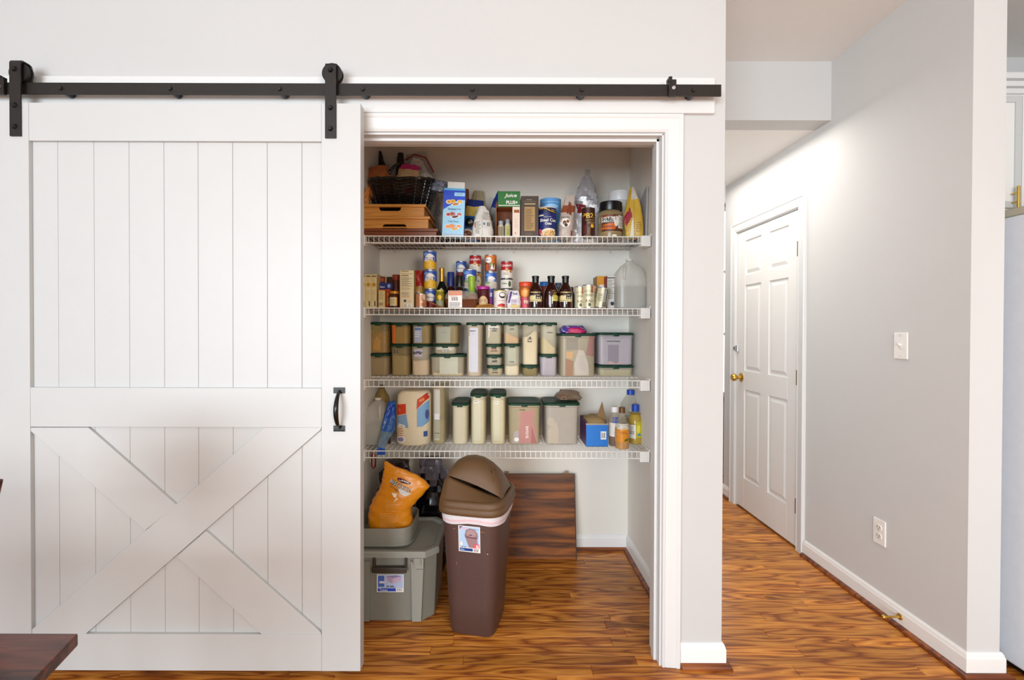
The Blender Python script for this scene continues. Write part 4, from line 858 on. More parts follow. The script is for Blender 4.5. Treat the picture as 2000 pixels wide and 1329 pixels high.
sg = G(); sg.box(-w * .36, w * .03, -.052, -.0512, .003, h * .98, WPAPER); sg.v = [v + Vector((0, 0, 0)) for v in sg.v]; part(sg, 'label_strip', t)
decals(sg, [('r', .15, .52, .72, .96, OR), ('b', .17, .50, .76, .92, 2, M('#e8b090', .5)), ('c', .24, .42, .42, .62, 8, INK), ('b', .17, .50, .08, .34, 5, M('#5c5c70', .5)), ('b', .17, .50, .64, .7, 1, M('#d8a890', .5))], w, h, 'label_print', t)
bottle('oil_jar', 'small yellow green jar behind the left muffin pack', 851, 868, 567, 2.50, zB, M('#8a8420', .2, alpha=.85), M('#b9a83c', .4), [(.9, 0), (1, .04), (1, .8), (.85, .9)], [(.88, .9), (.88, 1), (.8, 1)], items=[('r', .1, .9, .1, .4, M('#8f947c', .5)), ('e', .5, .6, .25, .12, YEL)])
# sticks and twigs
t = thing('pretzel_sticks', 'loose bundle of golden brown sticks lying at the lip of the second shelf', 'sticks', (WX(955, 2.50), 2.50, zB))
for i in range(12):
    g = G(); a = i * .09 - .5; g.tube([(-.09 + .01 * (i % 3), -.02 + .004 * i, .004 + .003 * (i % 4)), (.0, -.02 + .005 * i, .007 + .0035 * (i % 4) + .004 * (i % 2)), (.065 + .008 * (i % 3), -.03 + .006 * i, .003)], .0028, M(['#b07a34', '#8f5a22', '#c08a3c'][i % 3], .6), 5); part(g, 'stick', t, smooth=60)
t = thing('cinnamon_twig', 'thin brown twig poking through the lip of the second shelf', 'twig', (WX(855, 2.46), 2.46, zB))
g = G(); g.tube([(-.06, .02, .040), (-.01, -.002, .016), (.022, -.012, .0045)], .0032, M('#9c6a48', .6), 6, radii=[.0015, .004, .004]); g.tube([(-.02, -.004, .018), (.015, -.009, .0035)], .0035, M('#7a3a2c', .6), 6); part(g, 'twig', t, smooth=60)
jar('jam_jar', 'dark red jar with magenta lid right of the muffins', 931.5, 957, 560, 2.54, zB, M('#4c1620', .15), M('#b0288c', .35), lidh=.13, lidw=.98, sh=.97, items=[('e', .5, .30, .35, .26, M('#c8a878', .5)), ('t', 'JAM', .5, .34, .4, M('#7c3a5c', .5))])
can('drink_can', 'narrow violet and red can between the magenta lid and cranberry can', 951, 964, 564.5, 2.56, zB, [('r', .1, .9, .2, .55, M('#a0308c', .4)), ('r', .2, .8, .6, .8, M('#d8cfe0', .5)), ('t', '6', .3, .6, .3, WPAPER, {'bold': .03})], M('#3c4a9c', .4), lid=M('#2c55a8', .35))
can('cranberry_can', 'white and red sauce can with oval emblem in the front row', 964.5, 989, 568, 2.485, zB, [('e', .68, .72, .26, .17, INK), ('e', .68, .75, .2, .10, WPAPER), ('r', .3, .98, .93, 1.0, YEL), ('t', 'CRANBERRY', .62, .42, .6, M('#b06060', .5)), ('e', .65, .10, .38, .16, RED), ('b', .05, .2, .3, .6, 3, M('#b09098', .5))], M('#e6dcd6', .45), lid=M('#c8b84c', .3, metal=.5))
pouch('cat_pouch', 'white and violet pouch right of the cranberry can', 'bag', WX(1003.5, 2.49), 2.49, zB, .076, .05, HZ(568, 2.49) - zB, M('#ddd8e0', .35, bump=.4), (0, 0, 0), 51, taper=.62, top=.15, nz=.002, items=[('p', [(.08, .3), (.25, .95), (.4, .95), (.2, .3)], M('#5c3a7c', .5)), ('t', 'Roll', .58, .82, .3, NAVY, {'bold': .03}), ('e', .6, .62, .22, .1, WPAPER), ('b', .3, .85, .2, .5, 4, M('#9c7ca0', .5)), ('e', .55, .12, .35, .1, M('#d8c07c', .5)), ('r', 0, .15, .05, .3, M('#7c1c3c', .5))])
jar('peanut_butter_jar', 'peanut butter jar with orange red lid left of the brown bottles', 1013, 1041, 551.5, 2.53, zB, M('#a8582a', .25), M('#d8482c', .35), lidh=.16, lidw=.95, sh=.88, items=[('e', .42, .60, .32, .17, M('#e08a34', .4)), ('e', .42, .60, .2, .1, M('#f0a850', .4)), ('r', .05, .95, .02, .40, M('#c03a50', .4)), ('t', 'PB', .5, .25, .3, CREAM, {'bold': .03})])
jar('blue_lid_jar', 'jar with bright blue lid behind the brown bottles', 1053.5, 1073, 551, 2.62, zB, M('#8c2c20', .25), M('#2478c8', .35), lidh=.16, lidw=.95, sh=.9)
jar('blue_lid_jar', 'jar with dull grey blue lid behind the right brown bottle', 1083, 1098, 553, 2.66, zB, M('#3c3040', .25), M('#44506c', .35), lidh=.16, lidw=.95, sh=.9)
jar('violet_jar', 'small dark violet bottle half hidden behind the rightmost brown bottle', 1109, 1122, 561, 2.55, zB, M('#3a2434', .25), M('#5a2430', .35), lidh=.16, lidw=.7, sh=.8)
SYR = M('#2c0c06', .08, coat=.5)
bp_ = [(.88, 0), (.98, .012), (1, .04), (1, .44), (.95, .52), (.74, .64), (.50, .73), (.42, .79)]; bc_ = [(.42, .78), (.46, .79), (.46, .93), (.52, .935), (.52, .985), (.46, 1)]
for k, (a, b) in enumerate(((1032, 1060), (1062, 1091), (1090.5, 1118.5))):
    lab = ['brown syrup bottle with cream label, leftmost of three alike', 'brown syrup bottle turned so its label faces right, middle of three', 'brown syrup bottle with cream label, rightmost of three alike'][k]
    its = [('r', .04, .96, .20, .50, M('#d6c890', .5)), ('r', .04, .96, .485, .49, M('#a08a50', .5)), ('e', .66, .37, .18, .085, INK), ('r', .48, .84, .28, .36, INK), ('t', 'Bull', .66, .40, .18, CREAM), ('r', .56, .62, .29, .34, CREAM), ('r', .68, .76, .29, .34, CREAM), ('b', .1, .9, .22, .26, 1, TINK)] if k != 1 else [('r', .55, .95, .22, .54, M('#cfc45c', .5)), ('b', .6, .9, .28, .5, 6, M('#a09040', .5)), ('r', .30, .38, .1, .5, M('#b9aeb4', .3))]
    t, g = bottle('syrup_bottle', lab, a, b, 539.5, 2.475 + (.012 if k == 1 else 0), zB, SYR, BLK, bp_, bc_, its, group='brown syrup bottles on the second shelf')
    ng = G(); ng.box(-.004, .004, -.0165, -.0155, 0, 0, CREAM)
# cream cans
SC_ = M('#cfc8a8', .35, metal=.15)
sit = [('t', 'SELTZER', .5, .72, .75, M('#6a6a4c', .5), {'h': .08}), ('b', .2, .8, .5, .62, 2, M('#6a6a4c', .5)), ('t', 'KALI', .5, .32, .6, M('#7c6a4a', .5), {'bold': .02}), ('e', .5, .16, .12, .08, M('#4c5a44', .5)), ('r', .62, .8, .65, .95, M('#a05838', .5))]
can('seltzer_can', 'pale cream drink can, leftmost, beside the rightmost brown bottle', 1122, 1143, 560, 2.50, zB, sit, SC_, group='pale drink cans', cat='can')
can('seltzer_can', 'pale cream drink can with top row lettering, nearest of the group', 1136.5, 1161, 557, 2.462 + .02, zB, sit, SC_, group='pale drink cans') if False else can('seltzer_can', 'pale cream drink can, second from the brown bottles, nearest the lip', 1137.5, 1161.5, 557, 2.485, zB, sit, SC_, group='pale drink cans')
can('seltzer_can', 'pale cream drink can hidden behind the nearest pale can', 1150, 1170, 560, 2.57, zB, sit, SC_, group='pale drink cans')
t, h = can('seltzer_can', 'pale drink can leaning right with its barcode facing forward', 1161, 1183.5, 562, 2.49, zB + .003, [('r', .55, .85, .08, .92, M('#39424a', .5)), ('c', .58, .82, .3, .88, 1, WPAPER), ('b', .6, .8, .1, .4, 9, CREAM), ('b', .1, .45, .3, .7, 5, M('#6a6a4c', .5))], SC_, group='pale drink cans', ry=radians(9))
carton('orange_box', 'orange yellow carton with white oval behind the pale cans', 'box', 1166, 1184, 539.5, 2.60, .11, zB, M('#d8921c', .5), [('e', .5, .62, .38, .13, WPAPER), ('t', 'tea', .5, .62, .4, INK)], side=M('#8f6a34', .5))
carton('white_box', 'white nutrition panel carton between the pale cans and the water jug', 'box', 1184.5, 1201, 539.5, 2.54, .09, zB, M('#dcd8d2', .6), [('r', 0, .1, 0, 1, M('#6c1c28', .5)), ('r', .1, 1, .93, .96, INK), ('b', .15, .95, .5, .9, 9, TINK), ('r', .12, 1, .46, .475, INK), ('b', .15, .95, .3, .43, 3, TINK), ('e', .7, .17, .22, .06, M('#1c2c44', .5))], side=M('#7c2028', .5))
# milk jug with water
HD = M('#e6e4dc', .3, alpha=.42, bump=.1); HDW = M('#8f918d', .25, alpha=.72)
def jug(label, x0, x1, yt, Yc, zb, lev, capm, hdl=-1, e=4.2, h=None, name='water_jug'):
    cx, w, h_ = fit(x0, x1, yt, Yc, zb); r = w / 2; h = h or h_
    t = thing(name, label, 'jug', (cx, Yc, zb))
    pr = [(.90, 0), (.97, .012), (1, .04), (1, .52), (.985, .60), (.90, .70), (.74, .79), (.52, .87), (.30, .92), (.21, .94), (.20, .965)]
    g = G(); g.loft([(f * h, 0, 0, a * r, min(a * r, .073), e if a > .5 else 2.2) for a, f in pr], HD, 40, cap1=False); part(g, 'jug_body', t, smooth=50)
    q = G(); q.loft([(f * h, 0, 0, a * r * .975, min(a * r * .975, .071), e) for a, f in [(.88, .008), (.96, .02), (.985, .045), (.985, lev)]], HDW, 40); part(q, 'water', t, smooth=40)
    l = G(); l.lathe([(.19 * r, .955 * h), (.235 * r, .958 * h), (.235 * r, .998 * h), (.2 * r, h)], capm, 20); part(l, 'cap', t, smooth=40)
    k = G(); k.tube([(hdl * r * .42, -.045, h * .84), (hdl * r * .50, -.068, h * .80), (hdl * r * .56, -.077, h * .70), (hdl * r * .56, -.074, h * .60), (hdl * r * .52, -.06, h * .55)], .008, HD, 10); part(k, 'handle', t, smooth=60)
    return t
jug('translucent gallon water jug, half full, at the right end of the second shelf', 1199, 1259.5, 507, 2.54, zB, .44, M('#c9c6ba', .35))
# ---------------------------------------------------------------- shelf C and D: green lidded tubs
FROST = M('#ece4c8', .35, alpha=.40, bump=.05); FROST2 = M('#cfc8ce', .35, alpha=.6); FROSTD = M('#b8a470', .35, alpha=.42)
def tub(label, x0, x1, z0, h, Yf, dep, e=5, fill=None, lidm=GREEN, body=FROST, items=(), group='green lidded storage tubs', lid=True, taper=.93, fillw=.95, slope=0, name='storage_tub', yref=700, w=None, cx=None, strip=None):
    a, b = WX(x0, Yf, yref), WX(x1, Yf, yref); cx = (a + b) / 2; w = (b - a)
    t = thing(name, label, 'container', (cx, Yf + dep / 2, z0), group=group)
    rx, ry = w / 2, dep / 2; lh = .015 if lid else 0; hb = h - lh * .75
    g = G(); g.loft([(0, 0, 0, rx * (taper - .05), ry * (taper - .03), e), (.003, 0, 0, rx * taper, ry * taper, e), (hb * .93, 0, 0, rx * .955, ry * .955, e), (hb * .945, 0, 0, rx * .985, ry * .985, e), (hb, 0, 0, rx * .985, ry * .985, e)], body, 40, cap1=False); part(g, 'tub_body', t, smooth=40)
    if lid:
        l = G(); l.loft([(hb - .004, 0, 0, rx * .99, ry * .99, e), (hb - .003, 0, 0, rx * 1.035, ry * 1.02, e), (h - .004, 0, 0, rx * 1.035, ry * 1.02, e), (h - .001, 0, 0, rx * .97, ry * .97, e), (h, 0, 0, rx * .90, ry * .90, e), (h - .002, 0, 0, rx * .86, ry * .86, e)], lidm, 40)
        l.loft([(hb - .0095, 0, -ry * 1.0, min(rx * .3, .016), .0035, 3), (h - .004, 0, -ry * 1.0, min(rx * .34, .018), .0035, 3)], lidm, 14)
        part(l, 'lid', t, smooth=40)
    if fill:
        m, f0, f1 = fill; q = G(); top = hb * max(f0, f1)
        q.loft([(.004, 0, 0, rx * taper * fillw * .97, ry * taper * fillw, e), (hb * min(f0, f1), 0, 0, rx * fillw * .955, ry * fillw * .955, e), (top, 0, 0, rx * fillw * .958, ry * fillw * .958, e)] if False else
               [(.004, 0, 0, rx * taper * fillw * .97, ry * taper * fillw, e), (hb * (f0 + f1) / 2, 0, 0, rx * fillw * .955, ry * fillw * .955, e)], m, 40)
        n = len(q.v)
        for i in range(n - 40, n):
            v = q.v[i]; s_ = v.x / (rx + 1e-6); v.z += hb * (f1 - f0) / 2 * (math.tanh(s_ * 3)) + .002 * sin(i * 1.7)
        part(q, 'contents', t, smooth=40)
    if strip: items = [('r', .28, .66, .06, .93, strip)] + list(items)
    if items: decals(g, items, w, h, 'tub_label', t)
    return t
zC = ZS['C'] + .0006; YC_ = 2.63; DP = .175
def colm(x0, x1, tops, specs, Yf=YC_, dep=DP, zb=None, e=5, yb=None):
    """stack of tubs: tops are pixel heights of each lid top, bottom tub first"""
    z = zC if zb is None else zb
    for k, yt in enumerate(tops):
        s = dict(specs[k]); xa, xb = s.pop('x', (x0, x1)); lab = s.pop('label')
        zt = HZ(yt, Yf, (x0 + x1) / 2); tub(lab, xa, xb, z, zt - z, s.pop('Yf', Yf), s.pop('dep', dep), e=s.pop('e', e), **s); z = zt + .0006
DK = lambda s, u, v, w, **k: [('t', s, u, v, w, INK, dict({'bold': .03}, **k))]
WINp = M('#b9b9b0', .25, alpha=.55)
LAV = M('#c5c0d4', .5); PAP = M('#d9d8de', .6)
colm(718.5, 758, [690.5, 629], [dict(label='squat tub of pale powder, bottom left of the third shelf', x=(717.5, 759), fill=(M('#b09a88', .8), .85, .85), body=FROSTD), dict(label='tall tub of pasta on the squat tub, far left of the third shelf', fill=(M('#c08c38', .8, var=.4, vs=60), .80, .74), body=FROSTD, items=[('p', [(.25, .1), (.6, .1), (.62, .4), (.45, .55), (.3, .4)], M('#b98c44', .6)), ('p', [(.3, .62), (.6, .7), (.55, .9), (.2, .88)], M('#8a7c44', .6))])])
colm(761, 799, [672.5, 630], [dict(label='tall tub of dry goods with ruled label, second column', fill=(M('#c0b080', .8, var=.3, vs=90), .7, .66), body=FROSTD, items=[('b', .15, .45, .70, .82, 2, INK), ('r', .16, .2, .66, .84, TINK), ('r', .3, .34, .66, .84, TINK)]), dict(label='short tub with an orange slip showing, second column from left', fill=(M('#c09a40', .8), .85, .85), body=FROSTD, items=[('r', .02, .30, .04, .86, M('#d9701c', .5))])])
colm(802, 841, [672.5, 630], [dict(label='tall tub part filled with pink tinged powder, third column', x=(801.5, 839), fill=(M('#ecd0b4', .8), .50, .52), items=[('r', .2, .62, .60, .83, LAV), ('t', 'pwdr', .4, .76, .25, NAVY, {'bold': .03}), ('t', 'sugar', .38, .70, .5, INK, {'bold': .04})]), dict(label='short tub with a blue and white label, third column', fill=(M('#bcb080', .8), .9, .9), body=FROSTD, items=[('r', .17, .55, .06, .80, M('#a8b4cc', .5)), ('r', .2, .52, .65, .74, M('#5c78b0', .5)), ('b', .2, .52, .3, .6, 3, M('#e4e6ec', .5))])])
colm(839, 908, [692.5], [dict(label='wide low tub with green lid under two smaller ones, centre left', fill=(M('#e6d4a0', .7), .16, .14), e=7, items=[('r', .28, .8, .1, .88, M('#c8c9b4', .5)), ('t', 'QUINOA', .40, .78, .22, INK, {'bold': .04})])], Yf=2.61)
zq = HZ(692.5, 2.61, 874) + .0006
colm(845.5, 897, [672.5, 630], [dict(label='flat tub holding white grain with paper label, on the wide low tub', x=(845.5, 893), fill=(M('#bdb89c', .8, var=.3, vs=120), .7, .75), items=[('e', .5, .6, .36, .35, M('#d6d3c4', .5)), ('t', 'oat bran', .45, .4, .45, INK)]), dict(label='short wide tub of grey green cereal on the flat tub', fill=(M('#b8b090', .8, var=.2, vs=90), .9, .9), body=FROSTD, items=[('r', .12, .66, .05, .78, M('#a8ac98', .5)), ('t', 'FOA', .45, .52, .14, TINK)])], zb=zq, Yf=2.625)
colm(909.5, 943, [630], [dict(label='tall slim tub with full length white strip label', e=4, fill=(M('#d8c8b0', .7), .10, .10), body=M('#d6c8ae', .35, alpha=.7), items=[('r', .22, .72, .08, .90, M('#d2d2dc', .5)), ('r', .18, .26, .1, .75, M('#e6e4e0', .5)), ('t', 'baking', .42, .84, .34, INK, {'bold': .03}), ('t', 'soda', .42, .79, .14, TINK)])], Yf=2.60)
colm(949, 981.5, [714.5, 693.5, 672.5, 630], [dict(label='smallest tub with two line label, bottom of the four high column', x=(951, 983), fill=(M('#a89058', .8), .8, .8), items=DK('brown', .48, .55, .26) + DK('sugar', .5, .3, .36)), dict(label='smallest tub with one line label, second from bottom of four', x=(949.5, 981.5), fill=(M('#8f8c7a', .8), .8, .8), items=DK('salt', .52, .42, .32)),
   dict(label='smallest tub with reddish two line label, third from bottom of four', x=(948.5, 980.5), fill=(M('#b0906c', .8), .8, .8), items=[('t', 'chili', .5, .6, .3, M('#7c3a2c', .5), {'bold': .04}), ('t', 'powder', .52, .35, .42, M('#6c2c20', .5), {'bold': .04})]), dict(label='tub holding crinkled clear packet, top of the four high column', x=(946.5, 980.5), fill=(M('#a8a48c', .6, bump=.8, bs=60), .9, .85), items=[('p', [(.2, .95), (.8, .9), (.85, .75), (.5, .7), (.2, .6)], M('#d8d4c4', .4)), ('t', 'bouillon', .5, .72, .42, INK, {'bold': .04}), ('t', 'cubes', .55, .62, .28, INK, {'bold': .04}), ('p', [(.2, .3), (.25, .6), (.3, .6), (.24, .3)], WPAPER)])])
colm(983, 1015.5, [672, 630], [dict(label='tall tub one third full of white sugar, under the orange one', x=(984, 1016.5), fill=(M('#ece0c8', .7), .32, .33), items=[('r', .27, .72, .42, .86, M('#b2b49c', .5)), ('t', 'SUGAR', .48, .44, .30, INK, {'bold': .04})]), dict(label='short tub with sloping orange powder, top tier centre', fill=(M('#dba050', .7), .56, .30), items=[('r', .26, .7, .5, .92, M('#a8a488', .5)), ('t', 'corn', .52, .68, .26, INK, {'bold': .04})])])
colm(1019.5, 1052.5, [713.5, 630], [dict(label='small empty looking tub under the tall flour tub', fill=(M('#8f8a68', .8), .8, .8), body=FROSTD), dict(label='tall tub mostly full of cream flour, top tier', fill=(M('#efe2c4', .7), .68, .84), items=[('t', 'all', .46, .64, .14, INK, {'bold': .04}), ('t', 'purpose', .46, .60, .28, INK, {'bold': .04}), ('t', 'flour', .46, .555, .28, INK, {'bold': .04})])])
colm(1056, 1089, [692.5, 630], [dict(label='tub of lavender white powder under the sloping yellow one', x=(1054.5, 1090), body=FROST2, fill=(M('#c4bdc4', .7), .9, .9)), dict(label='tall tub with sloping yellow meal, rightmost of the narrow top tier', fill=(M('#cbb672', .7), .55, .22), items=[('t', 'PANKO', .55, .68, .34, INK, {'bold': .04})])])
zb1 = HZ(651.5, 2.60, 1128)
t = tub('large tub holding clear bags and rice under a purple packet', 1093, 1165, zC, zb1 - zC, 2.60, .20, e=8, fill=None, items=[('p', [(.42, .03), (.80, .03), (.78, .3), (.66, .60), (.52, .62), (.40, .3)], M('#e4dcd0', .5, alpha=.6)), ('b', .55, .72, .15, .5, 6, M('#b0a8a4', .5)), ('p', [(.16, .02), (.36, .02), (.38, .36), (.16, .42)], M('#b98a6c', .5, alpha=.6)), ('r', .18, .36, .42, .58, M('#c8a070', .5)), ('r', .18, .5, .62, .9, M('#aaa294', .5, alpha=.6)), ('p', [(.72, .5), (.98, .45), (.98, .94), (.80, .94)], M('#b98480', .5, alpha=.6))], body=M('#c2b79c', .3, alpha=.6), taper=.95)
g = G(); g.loft([(.006, .01, 0, .055, .07, 3), (.10, .012, 0, .055, .06, 3), (.155, .01, 0, .02, .03, 2)], M('#d8cfc0', .5, bump=.5), 20, nz=.006); part(g, 'contents', t, smooth=60)
pouch('purple_packet', 'purple and pink glossy packet lying on the large tub', 'packet', WX(1119, 2.66), 2.67, zb1 + .001, .155, .12, .042, M('#54409c', .25, bump=.6, bs=50), (0, 0, 0), 61, taper=.7, top=.5, nz=.006, n=7, mf=lambda k, i: (M('#b8205c', .3, bump=.5) if 20 < i % 30 < 26 and k < 5 else M('#a8a0c0', .3, bump=.5) if (i + k) % 5 == 0 else M('#54409c', .25, bump=.6, bs=50)))
colm(1168, 1238.5, [713.5, 650], [dict(label='low wide tub under the large label tub, far right', dep=.19, fill=(M('#a39a70', .8), .7, .7), e=9), dict(label='large tub with one dark lettered strip, far right of the third shelf', dep=.19, e=9, body=FROST2, fill=(M('#b4acb6', .7), .86, .86), items=[('t', 'WHITE SUGAR', .43, .73, .38, INK, {'bold': .06, 'h': .035}), ('r', .28, .58, .05, .62, M('#aaa2ae', .5, alpha=.6)), ('p', [(.2, .03), (.35, .12), (.5, .05), (.65, .1), (.65, .03)], M('#c4a49c', .5))])], Yf=2.62, e=9)

# shelf D
zD = ZS['D'] + .0006
HDD = M('#a08a54', .3, alpha=.72); 
jug('translucent jug with white cap, at the far left of the lowest shelf', 712, 765, 777, 2.60, zD, .42, M('#e2d9c0', .35), hdl=.7, h=None, e=4)
bottle('amber_jug', 'large amber bottle at the back behind the capped jug', 729, 763, 752, 2.74, zD, M('#9c824a', .25, alpha=.8), M('#6b5a34', .4), [(.9, 0), (1, .03), (1, .6), (.8, .78), (.3, .93)], [(.32, .93), (.32, 1), (.25, 1)])
# paper towels
PT = M('#ecdfc0', .85, bump=.35, bs=60, var=.04)
cx, w, h = fit(771, 838, 766, 2.52, zD)
t = thing('paper_towel_pack', 'plastic wrapped pack of paper towel rolls with red and blue print', 'paper towels', (cx, 2.60, zD), rz=.0)
g = G(); g.loft([(0, 0, 0, w * .44, .070, 3.4), (.012, 0, 0, w * .49, .078, 3.4), (h * .5, 0, 0, w * .5, .080, 3.4), (h * .93, .003, 0, w * .49, .078, 3.4), (h, .004, 0, w * .40, .066, 3.4)], PT, 44, nz=.0022, seed=4); part(g, 'wrapped_rolls', t, smooth=55)
decals(g, [('p', [(.05, .56), (.05, .76), (.32, .78), (.33, .60)], M('#d8421c', .45)), ('t', '2', .13, .67, .05, M('#e8902c', .4), {'bold': .03}), ('p', [(.06, .38), (.05, .55), (.34, .59), (.40, .33), (.2, .36)], M('#86a8cc', .45)), ('p', [(.08, .33), (.08, .42), (.3, .38), (.3, .34), (.18, .38)], WPAPER), ('b', .08, .3, .17, .34, 4, M('#d8906c', .5)),
           ('e', .17, .12, .14, .06, WPAPER), ('e', .17, .12, .09, .04, M('#8c86b0', .4)), ('p', [(.64, .68), (.66, .86), (.86, .95), (.98, 1.0), (.98, .88), (.86, .82), (.70, .72)], M('#cc3420', .45)), ('t', '400', .78, .85, .16, M('#e8b040', .4), {'bold': .03, 'rot': 25}),
           ('p', [(.66, .36), (.66, .68), (.80, .76), (.98, .84), (.98, .44), (.8, .36)], M('#7fb0dc', .45)), ('e', .93, .58, .05, .09, M('#4a5c9c', .4)), ('r', .84, .94, .17, .27, M('#3c5a9c', .4))], w, h, 'print', t, lift=.0012)
t = thing('towel_wrapper', 'torn blue and clear plastic wrapper hanging over the shelf lip', 'wrapper', (WX(752, 2.45), 2.45, zD))
BLP = M('#2c62b4', .25, alpha=.85, bump=.5, bs=60); CLB = M('#7c9cb4', .2, alpha=.5, bump=.6, bs=50); BL2 = M('#1c4cae', .3, bump=.3)
pa = [(757, 786, 2.53), (752, 806, 2.52), (745, 838, 2.49), (738, 865, 2.45), (737, 889, 2.418)]
pb_ = [(772, 783, 2.54), (772, 802, 2.53), (771, 840, 2.50), (752, 872, 2.45), (753, 889, 2.418)]
g = G(); rows = []
n = 24
def samp(a, f):
    k = min(int(f * (len(a) - 1)), len(a) - 2); q = f * (len(a) - 1) - k; return [a[k][i] * (1 - q) + a[k + 1][i] * q for i in range(3)]
vs = []
for j in range(n + 1):
    A_, B_ = samp(pa, j / n), samp(pb_, j / n)
    for i in range(7):
        f = i / 6; px, py, yy = [A_[q] * (1 - f) + B_[q] * f for q in range(3)]
        v = P(px, py, yy) - t.location; v.y += .006 * sin(i * 1.9 + j * .5) * (1 if j < 18 else .2); vs.append(v)
fs = [(j * 7 + i, j * 7 + i + 1, (j + 1) * 7 + i + 1, (j + 1) * 7 + i) for j in range(n) for i in range(6)]
g.add(vs, fs, [BL2 if (2 <= j <= 7 or j > 19) else (BLP if j < 13 else CLB) for j in range(n) for i in range(6)]); o = part(g, 'wrapper', t, smooth=60); sm = o.modifiers.new('s', 'SOLIDIFY'); sm.thickness = .0006
can('dark_tin', 'low dark brown tin between the jug and the paper towels', 749, 763, 851, 2.56, zD, [('r', .1, .9, .2, .8, M('#4a2a28', .5))], M('#3a2020', .4), cat='tin')
# tall tubs seen from slightly above
def tallt(label, x0, x1, yt_front, Yf, dep, fill=None, items=(), e=5, body=M('#ece4c4', .3, alpha=.6), **k):
    zt = HZ(yt_front, Yf, (x0 + x1) / 2); return tub(label, x0, x1, zD, zt - zD, Yf, dep, e=e, fill=fill, items=items, body=body, yref=820, **k), zt
FT = M('#d8ca9c', .3, alpha=.75)
tallt('tall translucent tub without visible lid right of the paper towels', 841, 871, 754, 2.56, .22, e=4, body=M('#c2b68e', .3, alpha=.6), lid=False, items=[('r', .20, .60, .50, .98, M('#cfcbc0', .4)), ('r', .22, .58, .42, .52, M('#eae8ec', .4)), ('r', .20, .60, .06, .42, M('#b0ac94', .5)), ('t', 'spaghetti', .42, .185, .3, INK, {'bold': .04}), ('r', .24, .54, .08, .09, CREAM)], fill=(M('#c0b48c', .7), .4, .4))
tallt('shorter tall tub of white powder with dark green lid', 880.5, 915, 788, 2.55, .25, fill=(M('#ddd2c4', .7), .95, .95), e=4.5)
tallt('tallest tub pair, left one, with white paper strip', 917.5, 950, 770, 2.55, .25, fill=(M('#e6d8a8', .7), .9, .9), e=4.5, items=[('r', .2, .66, .08, .94, M('#d3cdb0', .5)), ('r', .24, .52, .82, .87, WPAPER), ('t', 'penne', .38, .845, .2, INK, {'bold': .04})])
tallt('tallest tub pair, right one, with white paper strip', 956.5, 989, 770, 2.55, .25, fill=(M('#e6d8a8', .7), .9, .9), e=4.5, items=[('r', .22, .62, .08, .94, M('#d3cdb0', .5)), ('r', .28, .5, .80, .855, WPAPER), ('t', 'orzo', .38, .828, .15, INK, {'bold': .04})])
t, zt = tallt('large tub with a pink flour sack inside, lowest shelf', 991.5, 1057, 787.5, 2.555, .25, e=8, items=[('t', 'FLOUR', .44, .83, .16, INK, {'bold': .04}), ('p', [(.14, .03), (.20, .3), (.34, .34), (.34, .03)], M('#cfc8c8', .5, alpha=.6)), ('p', [(.34, .03), (.33, .3), (.38, .55), (.36, .74), (.44, .80), (.60, .79), (.74, .86), (.80, .78), (.78, .6), (.85, .3), (.86, .03)], M('#dc9c98', .5, alpha=.6)), ('t', 'SUGAR', .58, .30, .38, M('#e6d2cc', .5), {'rot': 90, 'bold': .03}), ('p', [(.70, .03), (.72, .45), (.84, .1), (.88, .03)], M('#c47c7c', .5, alpha=.6)), ('e', .27, .12, .07, .05, WPAPER)], body=M('#cbbd98', .3, alpha=.6))
g = G(); g.loft([(.006, .008, 0, .05, .06, 3), (.15, .008, 0, .055, .06, 3), (.215, .008, 0, .05, .02, 3)], M('#cf9f98', .5, bump=.4), 22, nz=.004); part(g, 'flour_sack', t, smooth=50, label='pink paper sack')
t, ztb = tallt('large tub of grey flour with a scoop of white, lowest shelf', 1063.5, 1133, 787.5, 2.555, .25, e=8, fill=(M('#b9b2a8', .7), .95, .95), items=[('p', [(.06, .03), (.06, .30), (.2, .44), (.34, .55), (.40, .34), (.40, .03)], M('#dccfba', .5, alpha=.6)), ('e', .18, .55, .12, .1, M('#b8ae9c', .5))], body=M('#bfb8ac', .3, alpha=.72))
t, g = pouch('pecan_bag', 'clear bag of pecans lying on the large tub lid', 'bag', WX(1110, 2.66), 2.67, ztb + .001, .15, .12, .052, PL('#8a7460', .55), (0, .06, .2), 71, taper=.55, top=.3, nz=.006, n=8)
g2 = G()
for i in range(22):
    q = G(); q.lathe([(.002, -.009), (.006, -.004), (.0065, .003), (.002, .009)], M(['#8c4a28', '#a85c34'][i % 2], .6, bump=.5), 8); q.xf(Matrix.Translation((random.uniform(-.055, .02), random.uniform(-.045, .03), random.uniform(.007, .02))) @ Matrix.Rotation(random.uniform(0, 3), 4, 'Z') @ Matrix.Rotation(1.5, 4, 'X')); g2.add(q.v, q.f, M(['#8c4a28', '#a85c34'][i % 2], .6, bump=.5))
part(g2, 'pecans', t, smooth=60, kind='stuff')
